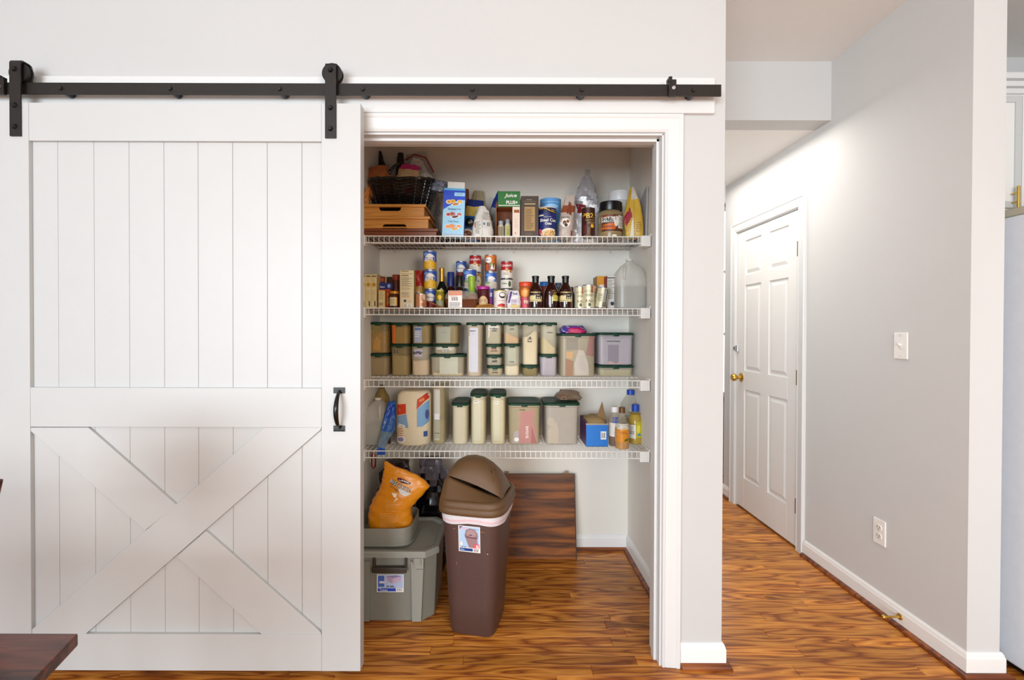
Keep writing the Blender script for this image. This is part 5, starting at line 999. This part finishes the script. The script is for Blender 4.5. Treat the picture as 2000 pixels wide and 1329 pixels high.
# blue open carton
cx, w, h = fit(1145, 1188, 829, 2.52, zD); dep = .20
t = thing('open_carton', 'bright blue open carton with brown paper liner and raised flap', 'box', (cx, 2.52 + dep / 2, zD))
BB = M('#2378d0', .4)
g = G(); th = .0016
g.box(-w / 2, w / 2, -dep / 2, -dep / 2 + th, 0, h, BB); part(g, 'front_panel', t)
decals(g, [('r', .66, .91, .32, .68, WPAPER), ('c', .70, .88, .38, .62, 5, INK), ('r', .7, .88, .45, .5, WPAPER)], w, h, 'print', t)
g = G(); g.box(-w / 2, -w / 2 + th, -dep / 2 + th, dep / 2, 0, h * 1.1, M('#5a2a6c', .4)); g.box(w / 2 - th, w / 2, -dep / 2 + th, dep / 2, 0, h, M('#2454a8', .4)); g.box(-w / 2, w / 2, dep / 2 - th, dep / 2, 0, h * 1.1, M('#5a5448', .6)); g.box(-w / 2, w / 2, -dep / 2, dep / 2, 0, th, BB); part(g, 'side_panels', t)
KP = M('#b09464', .7, bump=.5, bs=50)
g = G(); g.loft([(.01, 0, 0, w * .46, dep * .46, 8), (h * .95, 0, 0, w * .46, dep * .46, 8), (h * 1.12, .004, .01, w * .44, dep * .40, 4), (h * 1.22, .01, .03, w * .2, dep * .2, 3)], KP, 28, nz=.004); part(g, 'paper_liner', t, smooth=40)
g = G(); g.add([(w * .12, -.01, h * 1.12), (w * .5, -.05, h * 1.0), (w * .52, .02, h * 1.05), (w * .40, .0, h * 1.9), (w * .14, .004, h * 1.14), (w * .52, -.046, h * 1.0), (w * .54, .024, h * 1.05), (w * .41, .004, h * 1.9)], [(0, 1, 3), (1, 2, 3), (4, 7, 5), (5, 7, 6), (0, 4, 5, 1)], M('#8f7048', .7)); part(g, 'raised_flap', t, label='brown raised flap')
g = G(); g.box(-w / 2 - .002, w / 2 + .002, -dep / 2 - .0012, -dep / 2 - .0002, h - .004, h + .004, M('#a89c84', .6)); part(g, 'edge_fold', t)
# bottles at right
OIL = M('#b08c1c', .12, alpha=.8); CLG = M('#cfccc0', .08, alpha=.22); BCAP = M('#1848b4', .35)
bottle('water_bottle', 'large clear bottle with blue cap at the back right of the lowest shelf', 1211, 1252, 761.5, 2.70, zD, CLG, BCAP, [(.9, 0), (1, .02), (1, .06), (.96, .1), (1, .14), (1, .62), (.9, .72), (.6, .83), (.36, .90)], [(.34, .90), (.36, .905), (.36, .995), (.3, 1)], liquid=(M('#a8862a', .1, alpha=.7), .45))
bottle('oil_bottle', 'golden cooking oil bottle with blue cap against the right wall', 1226, 1256, 790, 2.60, zD, M('#e0d890', .1, alpha=.18), BCAP, [(.88, 0), (1, .03), (1, .16), (.95, .2), (1, .26), (1, .55), (.9, .66), (.62, .74), (.5, .78), (.42, .82)], [(.40, .82), (.46, .825), (.46, .99), (.4, 1)], liquid=(M('#c8a020', .15, alpha=.9), .78),
   items=[('r', .02, .40, .16, .50, WPAPER), ('c', .1, .34, .26, .36, 6, M('#7c6078', .5)), ('b', .1, .34, .38, .48, 3, TINK), ('r', .42, .80, .18, .58, M('#c4b81c', .4)), ('e', .58, .40, .12, .10, M('#e4da50', .4)), ('r', .80, .98, .14, .58, M('#2c74b8', .4)), ('e', .62, .24, .12, .05, M('#3c8ccc', .4))])
bottle('dressing_bottle', 'clear bottle with white cap and white blue label beside the blue carton', 1189, 1212, 794.5, 2.545, zD, M('#d8d0b8', .12, alpha=.22), WHITE, [(.9, 0), (1, .03), (1, .60), (.85, .70), (.5, .82), (.42, .86)], [(.55, .86), (.6, .865), (.6, .99), (.55, 1)], liquid=(M('#6c2a18', .15), .30),
   items=[('r', .02, .98, .26, .60, WPAPER), ('b', .08, .4, .3, .58, 6, TINK), ('b', .55, .92, .3, .58, 6, M('#3c5c9c', .5)), ('r', .25, .95, .60, .74, BCAP)])
bottle('juice_bottle', 'amber syrup bottle with brown cap and orange label nearest the shelf lip', 1201, 1229, 795.5, 2.485, zD, M('#e0d8c4', .1, alpha=.18), M('#6b4420', .35), [(.88, 0), (1, .02), (1, .52), (.94, .60), (.66, .70), (.42, .80), (.36, .86)], [(.40, .86), (.44, .865), (.44, .985), (.36, 1)], liquid=(M('#d08c14', .15), .50),
   items=[('r', .0, 1, .18, .48, M('#e0901c', .4)), ('e', .5, .48, .3, .045, M('#e0901c', .4)), ('r', .03, .97, .37, .375, M('#f0c060', .4)), ('r', .35, .65, .43, .435, M('#8c2c1c', .5)), ('t', 'Olive', .5, .40, .5, M('#a83c1c', .5)), ('p', [(.5, .20), (.62, .27), (.9, .26), (.8, .21)], M('#5c6a1c', .5)), ('r', .08, .92, .49, .62, M('#d8d4c8', .5))])

# ================================================================ pantry floor
# grey storage tote
TG = M('#85857c', .45, bump=.25, bs=600); TGL = M('#94958d', .42, bump=.2, bs=600); TGD = M('#3a3229', .4)
def oct_(x0, x1, y0, y1, c): return [(x0 + c, y0), (x1 - c, y0), (x1, y0 + c), (x1, y1 - c), (x1 - c, y1), (x0 + c, y1), (x0, y1 - c), (x0, y0 + c)]
tx0, tx1, ty0, ty1, tz = -.700, -.285, 2.118, 2.505, .296
t = thing('storage_tote', 'large grey plastic tote with lid on the floor behind the barn door edge', 'tote', ((tx0 + tx1) / 2, (ty0 + ty1) / 2, 0))
g = G(); lo = oct_(tx0 + .03, tx1 - .016, ty0 + .012, ty1 - .016, .048); hi = oct_(tx0 + .008, tx1 - .004, ty0 + .002, ty1 - .004, .055); n = 8
g.add([(x, y, 0) for x, y in lo] + [(x, y, tz) for x, y in hi], [tuple(range(7, -1, -1))] + [(i, (i + 1) % 8, 8 + (i + 1) % 8, 8 + i) for i in range(8)], TG); tg = part(g, 'tote_body', t, True, bev=.004)
# raised front panels left and right of the recess, ribs and label
g2 = G(); yq = ty0 - .006
xa = WX(802, 2.115, 1150)
g2.prism([(xa + .006, 0.006), (tx1 - .066, 0.006), (tx1 - .056, tz - .055), (tx1 - .09, tz - .055), (xa + .028, tz - .038), (xa, tz - .016)], yq, yq + .022, TGL); part(g2, 'corner_panel', t, True, bev=.002)
g2 = G(); g2.prism([(tx0 + .06, .006), (WX(722, 2.115) - .0, .006), (WX(724, 2.115), tz - .02), (tx0 + .05, tz - .02)], yq, yq + .022, TG); part(g2, 'corner_panel', t, True, bev=.002)
g2 = G(); g2.prism([(tx1 - .095, tz - .052), (tx1 - .055, tz - .052), (tx1 - .055, tz - .004), (xa + .012, tz - .004), (xa + .012, tz - .018)], yq - .004, yq + .018, TGL); part(g2, 'shoulder_panel', t, True, bev=.002)
for px in (808, 822):
    xx = WX(px, 2.11, 1110); g2 = G(); g2.box(xx - .0015, xx + .0015, yq - .010, yq + .012, tz - .03, tz - .002, TGL); part(g2, 'rib', t, True)
LH = .026
g = G(); lo = oct_(tx0 + .0, tx1 + .008, ty0 - .012, ty1 + .006, .055); li = oct_(tx0 + .02, tx1 - .012, ty0 + .010, ty1 - .014, .05)
g.add([(x, y, tz - .002) for x, y in lo] + [(x, y, tz + LH - .006) for x, y in lo] + [(x * 1, y, tz + LH) for x, y in oct_(tx0 + .004, tx1 + .004, ty0 - .008, ty1 + .002, .054)] + [(x, y, tz + LH) for x, y in li] + [(x, y, tz + LH - .010) for x, y in oct_(tx0 + .03, tx1 - .022, ty0 + .020, ty1 - .024, .048)],
      [tuple(range(7, -1, -1))] + [(k * 8 + i, k * 8 + (i + 1) % 8, (k + 1) * 8 + (i + 1) % 8, (k + 1) * 8 + i) for k in range(4) for i in range(8)] + [tuple(range(32, 40))], TGL); part(g, 'tote_lid', t, True, bev=.0015)
hx0, hx1 = WX(729, 2.10, 1110), WX(794, 2.10, 1110)
g = G(); g.box(hx0, hx1, ty0 - .020, ty0 + .004, tz - .050, tz - .040, TGD); g.prism([(tz - .066, ty0 - .026), (tz - .052, ty0 - .030), (tz - .040, ty0 - .018), (tz - .046, ty0 - .004)], 0, 0, TGD) if False else None
g.box(hx0 - .004, hx1 + .002, ty0 - .028, ty0 - .020, tz - .062, tz - .038, TGD); g.box(hx0, hx0 + .008, ty0 - .022, ty0 + .002, tz - .045, tz + .002, TGD); g.box(hx1 - .008, hx1, ty0 - .022, ty0 + .002, tz - .045, tz + .002, TGD); part(g, 'latch_handle', t, True, bev=.003, label='dark brown latch')
lx0, lx1 = WX(735, 2.11, 1140), WX(788, 2.11, 1140); lz0, lz1 = HZ(1159, 2.11, 760), HZ(1124, 2.11, 760)
g = G(); g.box(lx0, lx1, ty0 - .001, ty0 + .001, lz0, lz1, WPAPER); g.v = [Vector((v.x, v.y + .0 + (lz0 - v.z) * 0, v.z)) for v in g.v]
lab = part(g, 'label_card', t, True)
dg = G(); dg.add(g.v, g.f, WPAPER); off = Vector(((lx0 + lx1) / 2, 0, lz0)); dg.v = [v - off for v in dg.v]
dl = decals(dg, [('r', .03, .97, .04, .97, M('#b4c4e8', .5)), ('r', .04, .70, .05, .22, M('#1c46b4', .4)), ('t', 'Totes', .25, .13, .3, WPAPER), ('r', .73, .97, .04, .24, WPAPER), ('c', .76, .94, .07, .22, 7, M('#5a6a9c', .5)), ('r', .05, .28, .3, .92, M('#4c6cc0', .4)), ('r', .1, .3, .5, .62, M('#e4dce8', .5)), ('p', [(.36, .9), (.60, .9), (.58, .48), (.42, .60)], M('#b09ab4', .5)), ('p', [(.58, .48), (.60, .80), (.9, .88), (.9, .62)], M('#c4b0c8', .5)), ('p', [(.36, .9), (.60, .80), (.92, .9), (.7, .96)], M('#8c80ac', .5)), ('t', '18 GAL.', .52, .33, .3, INK, {'bold': .03})], lx1 - lx0, lz1 - lz0, 'label_print', t)
dl.location = Vector((off.x, 0, off.z)) - t.location
# shallow grey bin on top
bx0, bx1, by0, by1 = -.700, WX(803, 2.14, 1060), 2.150, 2.44
zl = tz + LH + .0008
t = thing('grey_bin', 'shallow grey rounded bin on the tote lid, holding the biscuit bag', 'bin', ((bx0 + bx1) / 2, (by0 + by1) / 2, zl))
g = G(); rx, ry, hh = (bx1 - bx0) / 2, (by1 - by0) / 2, .082
secs = [(0, 0, 0, rx * .96, ry * .94, 5), (.004, 0, 0, rx * .98, ry * .97, 5), (hh - .004, 0, 0, rx * .975, ry * .97, 5), (hh, 0, 0, rx * .96, ry * .955, 5), (hh - .002, 0, 0, rx * .93, ry * .92, 5), (.006, 0, 0, rx * .92, ry * .9, 5)]
g.loft(secs, TG, 40); part(g, 'bin_body', t, smooth=45)
g = G(); g.loft([(-.0, 0, 0, rx * .985, ry * .975, 5), (.006, 0, 0, rx * 1.0, ry * .99, 5), (.010, 0, 0, rx * .985, ry * .978, 5)], TG, 40, cap0=False, cap1=False); part(g, 'foot_rim', t, smooth=45)
# biscuit bag
BO = M('#e08e18', .3, bump=.9, bs=16, var=.08)
zbk = zl + .012
by = 2.30; pts = [(-.035, .5, .10), ]
outline = [(1040, 716, 806), (1020, 714, 801), (1000, 716, 800), (985, 722, 812), (970, 731, 826), (957, 737, 836), (945, 741, 826), (935, 743, 812), (925, 745, 790), (916, 746.5, 764), (907, 747, 751)]
Yk = 2.21
secs = []; cx0 = WX(760, Yk, 1000)
for k, (py, xa_, xb_) in enumerate(outline):
    a, b = WX(xa_, Yk, py), WX(xb_, Yk, py); z = HZ(py, Yk, 760); f = k / (len(outline) - 1)
    secs.append((z - zbk, (a + b) / 2 - cx0, -.01 * f, (b - a) / 2, max(.055 * (1 - f ** 1.5), .003), 2.6))
dz = secs[0][0]; secs = [(0.0, secs[0][1], 0, secs[0][3] * .9, .04, 2.6)] + secs if dz > .01 else [(max(0, s_[0]),) + s_[1:] for s_ in secs]
t = thing('biscuit_bag', 'orange bag of dog biscuits standing in the shallow grey bin', 'bag', (cx0, Yk + .055, zbk))
# refine the loft by interpolation
fine = []
for a, b in zip(secs, secs[1:]):
    for q in range(4): f = q / 4; f2 = f * f * (3 - 2 * f) * .5 + f * .5; fine.append(tuple(a[i] * (1 - f2) + b[i] * f2 if i else a[i] * (1 - f) + b[i] * f for i in range(6)))
fine.append(secs[-1])
g = G(); g.loft(fine, BO, 48, nz=.0028, seed=5); part(g, 'bag', t, smooth=60)
bw = WX(836, Yk) - WX(716, Yk); bz = fine[-1][0]; bc = (WX(716, Yk) + WX(836, Yk)) / 2 - cx0
U = lambda px: (px - 716) / 120; V = lambda py: (HZ(py, Yk, 760) - zbk) / bz
def tx(s, px, py, wpx, rot, m, **k): return ('t', s, U(px), V(py), wpx / 120, m, dict({'rot': rot}, **k))
DKB = M('#3a2410', .5)
its = [('p', [(U(px), V(py)) for px, py in ((774, 937), (781, 937.5), (793, 942), (801, 946), (801, 948.5), (795, 949), (783, 946), (775, 941))], M('#4c1430', .4)),
       tx('Sportmix', 788, 943, 21, -19, WPAPER, bold=.02),
       tx('BISCUITS', 780.5, 952.5, 44, -28, DKB, bold=.07, h=.062), tx('BISCUITS', 780, 952, 43, -28, WPAPER, bold=.0, h=.05),
       tx('WHOLESOME', 770, 956, 22, -24, DKB), tx('NATURALS', 779, 962.5, 18, -24, DKB),
       ('p', [(U(px), V(py)) for px, py in ((777, 958), (781, 957), (804, 966), (791, 971), (781, 966))], M('#dcdcd8', .5)),
       ('p', [(U(px), V(py)) for px, py in ((764, 964), (775, 966), (773, 974), (768, 971))], M('#ece4d0', .5)), ('p', [(U(px), V(py)) for px, py in ((768, 983), (778, 975), (774, 973))], M('#f0e4c8', .5)),
       ('b', U(752), U(782), V(1000), V(978), 7, M('#e8a848', .5)), ('b', U(742), U(780), V(1035), V(1002), 11, M('#e8a848', .5)),
       ('p', [(U(px), V(py)) for px, py in ((731, 1033), (744, 1042), (741, 1044), (729, 1037))], M('#d8c8a8', .5))]
decals(g, its, bw, bz, 'print', t, cx=bc, lift=.0012)
g = G(); wl = M('#e8c088', .5)
# black garbage bags
BG = M('#0d0c0f', .22, bump=.8, bs=22, var=.3); BG2 = M('#63606e', .22, bump=1, bs=25, var=.3); BG3 = M('#2c1c1c', .25, bump=1, bs=25, var=.4)
def big(label, xa_, xb_, ya, yb_, ztop, seed, m, m2, nz=.013, taper=.75, name='garbage_bag'):
    t = thing(name, label, 'bag', ((xa_ + xb_) / 2, (ya + yb_) / 2, .0008)); rx, ry = (xb_ - xa_) / 2, (yb_ - ya) / 2; n = 18; secs = []
    for k in range(n + 1):
        f = k / n; q = 1 - (1 - taper) * max(0, f - .6) / .4; q *= .9 + .1 * min(1, f * 6)
        if f > .93: q *= .8
        secs.append((ztop * f, 0, 0, rx * q, ry * q, 3.4 - f))
    g = G(); g.loft(secs, m, 44, nz=nz, seed=seed, mf=lambda k, i: m2 if k > 14.5 + 1.2 * sin(i * .7) else m); part(g, 'bag', t, smooth=22); return t
big('black garbage bag standing behind the tote, left of two', -.665, -.482, 2.54, 2.70, HZ(897, 2.66), 81, BG, BG3)
big('black garbage bag with grey crumpled top, right of two behind the tote', -.455, -.298, 2.54, 2.685, HZ(895, 2.62), 82, BG, BG2, nz=.012, taper=.9)
# red hanging hook
t = thing('red_carabiner', 'red clip hanging from the left end of the lowest shelf', 'clip', (WX(730, 2.44, 905), 2.4325, ZS['D'] - .020))
RC = M('#7c1c14', .3, metal=.4)
g = G(); g.tube([(-.009 + .0, 0, -.012), (-.008, 0, -.002), (0, 0, .004), (.008, 0, -.004), (.011, 0, -.03), (.009, 0, -.064), (0, 0, -.072), (-.008, 0, -.062), (-.010, 0, -.036)], .0042, RC, 8, closed=True); part(g, 'clip_body', t, smooth=60)
g = G(); g.tube([(-.0145, -.003, -.020), (-.0145, -.003, -.045)], .0016, M('#d8cfa4', .4), 6); part(g, 'gate', t)

# brown swing lid trash can
TB = M('#513a34', .38, bump=.3, bs=700, var=.05); TL = M('#64492e', .33, bump=.35, bs=700, var=.05)
ang = radians(-13)
t = thing('trash_can', 'tall brown plastic trash can with swing lid on the pantry floor', 'trash can', (-.098, 2.135, .0008), ang)
g = G()
def sec(f, rx0=.102, ry0=.118, rx1=.139, ry1=.160, H=.572): return (H * f, 0, 0, rx0 + (rx1 - rx0) * f, ry0 + (ry1 - ry0) * f, 5.5 - 1.2 * f)
ss = [(0, 0, 0, .088, .104, 5), (.004, 0, 0, .098, .114, 5.3)] + [sec(f) for f in (.03, .25, .5, .75, .94)] + [(.572, 0, 0, .139, .160, 4.3), (.575, 0, 0, .134, .155, 4.3)]
g.loft(ss, TB, 56); part(g, 'can_body', t, smooth=45)
canb = g
decals(canb, [('r', .335, .685, .775, .98, WPAPER), ('r', .347, .673, .812, .975, M('#b4d0f0', .5)), ('r', .355, .40, .955, .975, NAVY), ('t', 'Swing top', .62, .958, .08, NAVY), ('r', .37, .47, .955, .968, M('#e8b8c0', .5)),
  ('p', [(.435, .905), (.46, .95), (.52, .965), (.60, .957), (.645, .93), (.652, .905), (.64, .875), (.645, .84), (.625, .812), (.505, .812)], M('#9c7c80', .5)), ('e', .545, .925, .075, .028, M('#ae9094', .5)), ('e', .535, .912, .03, .004, M('#5c3c40', .5)), ('p', [(.44, .905), (.47, .89), (.62, .885), (.65, .9), (.62, .895), (.47, .9)], M('#6c4c58', .5)),
  ('p', [(.56, .812), (.60, .845), (.66, .845), (.672, .84), (.672, .812)], M('#e05870', .45)), ('t', 'G', .64, .826, .045, WPAPER, {'bold': .05}), ('t', '10.8 GAL', .42, .816, .1, NAVY), ('e', .385, .84, .022, .018, WPAPER), ('r', .355, .565, .785, .806, M('#123f8c', .4)), ('p', [(.36, .80), (.42, .80), (.44, .79), (.36, .79)], M('#7c9cd8', .5)), ('c', .585, .665, .785, .806, 5, M('#a8a0b0', .5)),
  ('e', .80, .775, .012, .004, M('#c8a090', .5)), ('r', .70, .76, .945, .95, M('#9c6a48', .6)), ('r', .26, .29, .95, .956, M('#9c6a58', .6)), ('e', .30, .68, .004, .014, M('#9c8078', .6)), ('e', .74, .40, .003, .01, M('#7c6058', .6))], .27, .548, 'sticker', t, lift=.0008, z0=-.0495)
LW1 = M('#dcd9de', .35, bump=.8, bs=30); LW2 = M('#e2c0c8', .4, bump=.5)
g = G(); g.loft([(.492, 0, 0, .1372, .1582, 4.3), (.503, 0, 0, .1395, .1605, 4.3), (.512, 0, 0, .1400, .161, 4.3), (.53, 0, 0, .1405, .161, 4.3), (.575, 0, 0, .1405, .1605, 4.3)], LW1, 56, cap0=False, cap1=False, nz=.0014, seed=3, mf=lambda k, i: LW2 if k == 1 else LW1)
for v in g.v:
    if v.z < .52: v.z += .005 * sin(v.x * 30 + 1) + .004 * sin(v.y * 35)
part(g, 'bin_liner', t, smooth=60, label='white and pink plastic liner edge')
g = G()
g.loft([(.532, 0, 0, .1485, .1685, 4.3), (.535, 0, 0, .1515, .1715, 4.3), (.556, 0, 0, .1525, .1725, 4.2), (.561, 0, 0, .1490, .1685, 4.2), (.566, 0, 0, .1510, .1705, 4.2), (.580, 0, 0, .1500, .1695, 4.1), (.588, 0, 0, .1455, .1650, 4.0), (.592, 0, 0, .139, .158, 3.9), (.590, 0, 0, .130, .149, 3.8), (.56, 0, 0, .127, .146, 3.8)], TL, 64, cap0=False, cap1=False)
part(g, 'lid_skirt', t, smooth=50)
def hr(x):                      # ridge height of the two cheeks of the hood
    a = .592 + .080 * (1 - math.exp(-max(0, x + .142) / .010)) if x < -.098 else .672
    return max(.592, min(a, .673 - .345 * max(0, x + .112)))
def zp(x):                      # profile of the swing flap
    P_ = [(-.142, .592), (-.136, .645), (-.122, .690), (-.098, .718), (-.062, .737), (-.022, .743), (.02, .736), (.06, .714), (.095, .682), (.115, .650), (.126, .615), (.131, .590)]
    for (a, b), (c, d) in zip(P_, P_[1:]):
        if x <= c: return b + (d - b) * (x - a) / (c - a)
    return .60
for sg, nm in ((-1, 'hood_cheek'), (1, 'hood_cheek')):
    g = G(); nx = 56; vs = []; xr = [-.142 + .264 * i / nx for i in range(nx + 1)]
    for x in xr:
        r = hr(x); e_ = (1 - abs(x / .15) ** 4) ** .25
        for (yy, zz) in ((-.160 * e_, .588), (-.152 * e_, .590 + (r - .590) * .08), (-.100 * e_ - .018, r - (r - .59) * .10), (-.100 * e_ - .010, r - .001), (-.100 * e_, r), (-.094 * e_, r - .003), (-.094 * e_, .57)):
            vs.append((x, yy * -sg, zz))
    k = 7; fs = [(i * k + j, (i + 1) * k + j, (i + 1) * k + j + 1, i * k + j + 1) for i in range(nx) for j in range(k - 1)]
    g.add(vs, fs, TL); part(g, nm, t, smooth=38)
nx, ny = 48, 22; g = G(); vs = []
for i in range(nx + 1):
    x = -.1415 + .2735 * i / nx; z1_ = zp(x); z0_ = min(hr(x) - .006, z1_)
    for j in range(ny + 1):
        y = -.096 + .200 * j / ny; q = max(0, 1 - (abs(y - .004) / .104) ** 2.4) ** .75
        vs.append((x, y * (1 - abs(x / .17) ** 4) ** .3, z0_ + (z1_ - z0_) * q))
g.add(vs, [(i * (ny + 1) + j, (i + 1) * (ny + 1) + j, (i + 1) * (ny + 1) + j + 1, i * (ny + 1) + j + 1) for i in range(nx) for j in range(ny)], TL); fo = part(g, 'swing_flap', t, smooth=60)
bvf = g.bvh(); q = G(); ds = []
for (x, y) in ((.066, -.050), (.080, -.014), (.100, -.034), (.086, -.072)):
    h_ = bvf.ray_cast(Vector((x, y, 1)), Vector((0, 0, -1)))[0]; ds.append((x, y, h_.z + .0015))
q.add(ds, [(0, 3, 2, 1)], M('#1c130c', .7)); q.tube(ds, .0022, TL, 6, closed=True); part(q, 'recess_shade_plate', fo)  # raised dark plate painting the shade of a finger recess

# leaning table leaf
LW = wood('leaf_walnut', '#94561f', '#744014', '#472309', rough=.35, rand=False, bands=9, stretch=.8, coat=.05, spec=.3)
lx0, lx1 = WX(866, 2.80, 1000), WX(1123.5, 2.76, 1000); Hl = .470
t = thing('table_leaf', 'dark walnut table leaf leaning against the back wall of the pantry', 'table leaf', ((lx0 + lx1) / 2, 2.705, .001), rot=(radians(-10.5), 0, 0))
w = lx1 - lx0
g = G(); g.box(-w / 2, w / 2, 0, .018, 0, Hl, LW); part(g, 'panel', t, bev=.002)
g = G(); g.box(w / 2 - .0035, w / 2 + .0012, -.0015, .0192, 0, Hl + .001, M('#2a160c', .4)); g.box(-w / 2, w / 2 - .0035, -.0015, .0192, Hl - .003, Hl + .0015, M('#2a160c', .4)); part(g, 'edge_band', t)
for px in (990, 1106):
    xx = WX(px, 2.79, 930) - t.location.x
    g = G(); g.box(xx - .010, xx + .010, .004, .008, Hl - .004, Hl + .016, M('#6b5430', .35, metal=.7)); g.box(xx + .004, xx + .010, -.002, .008, Hl + .001, Hl + .010, M('#6b5430', .35, metal=.7)); part(g, 'alignment_clip', t)
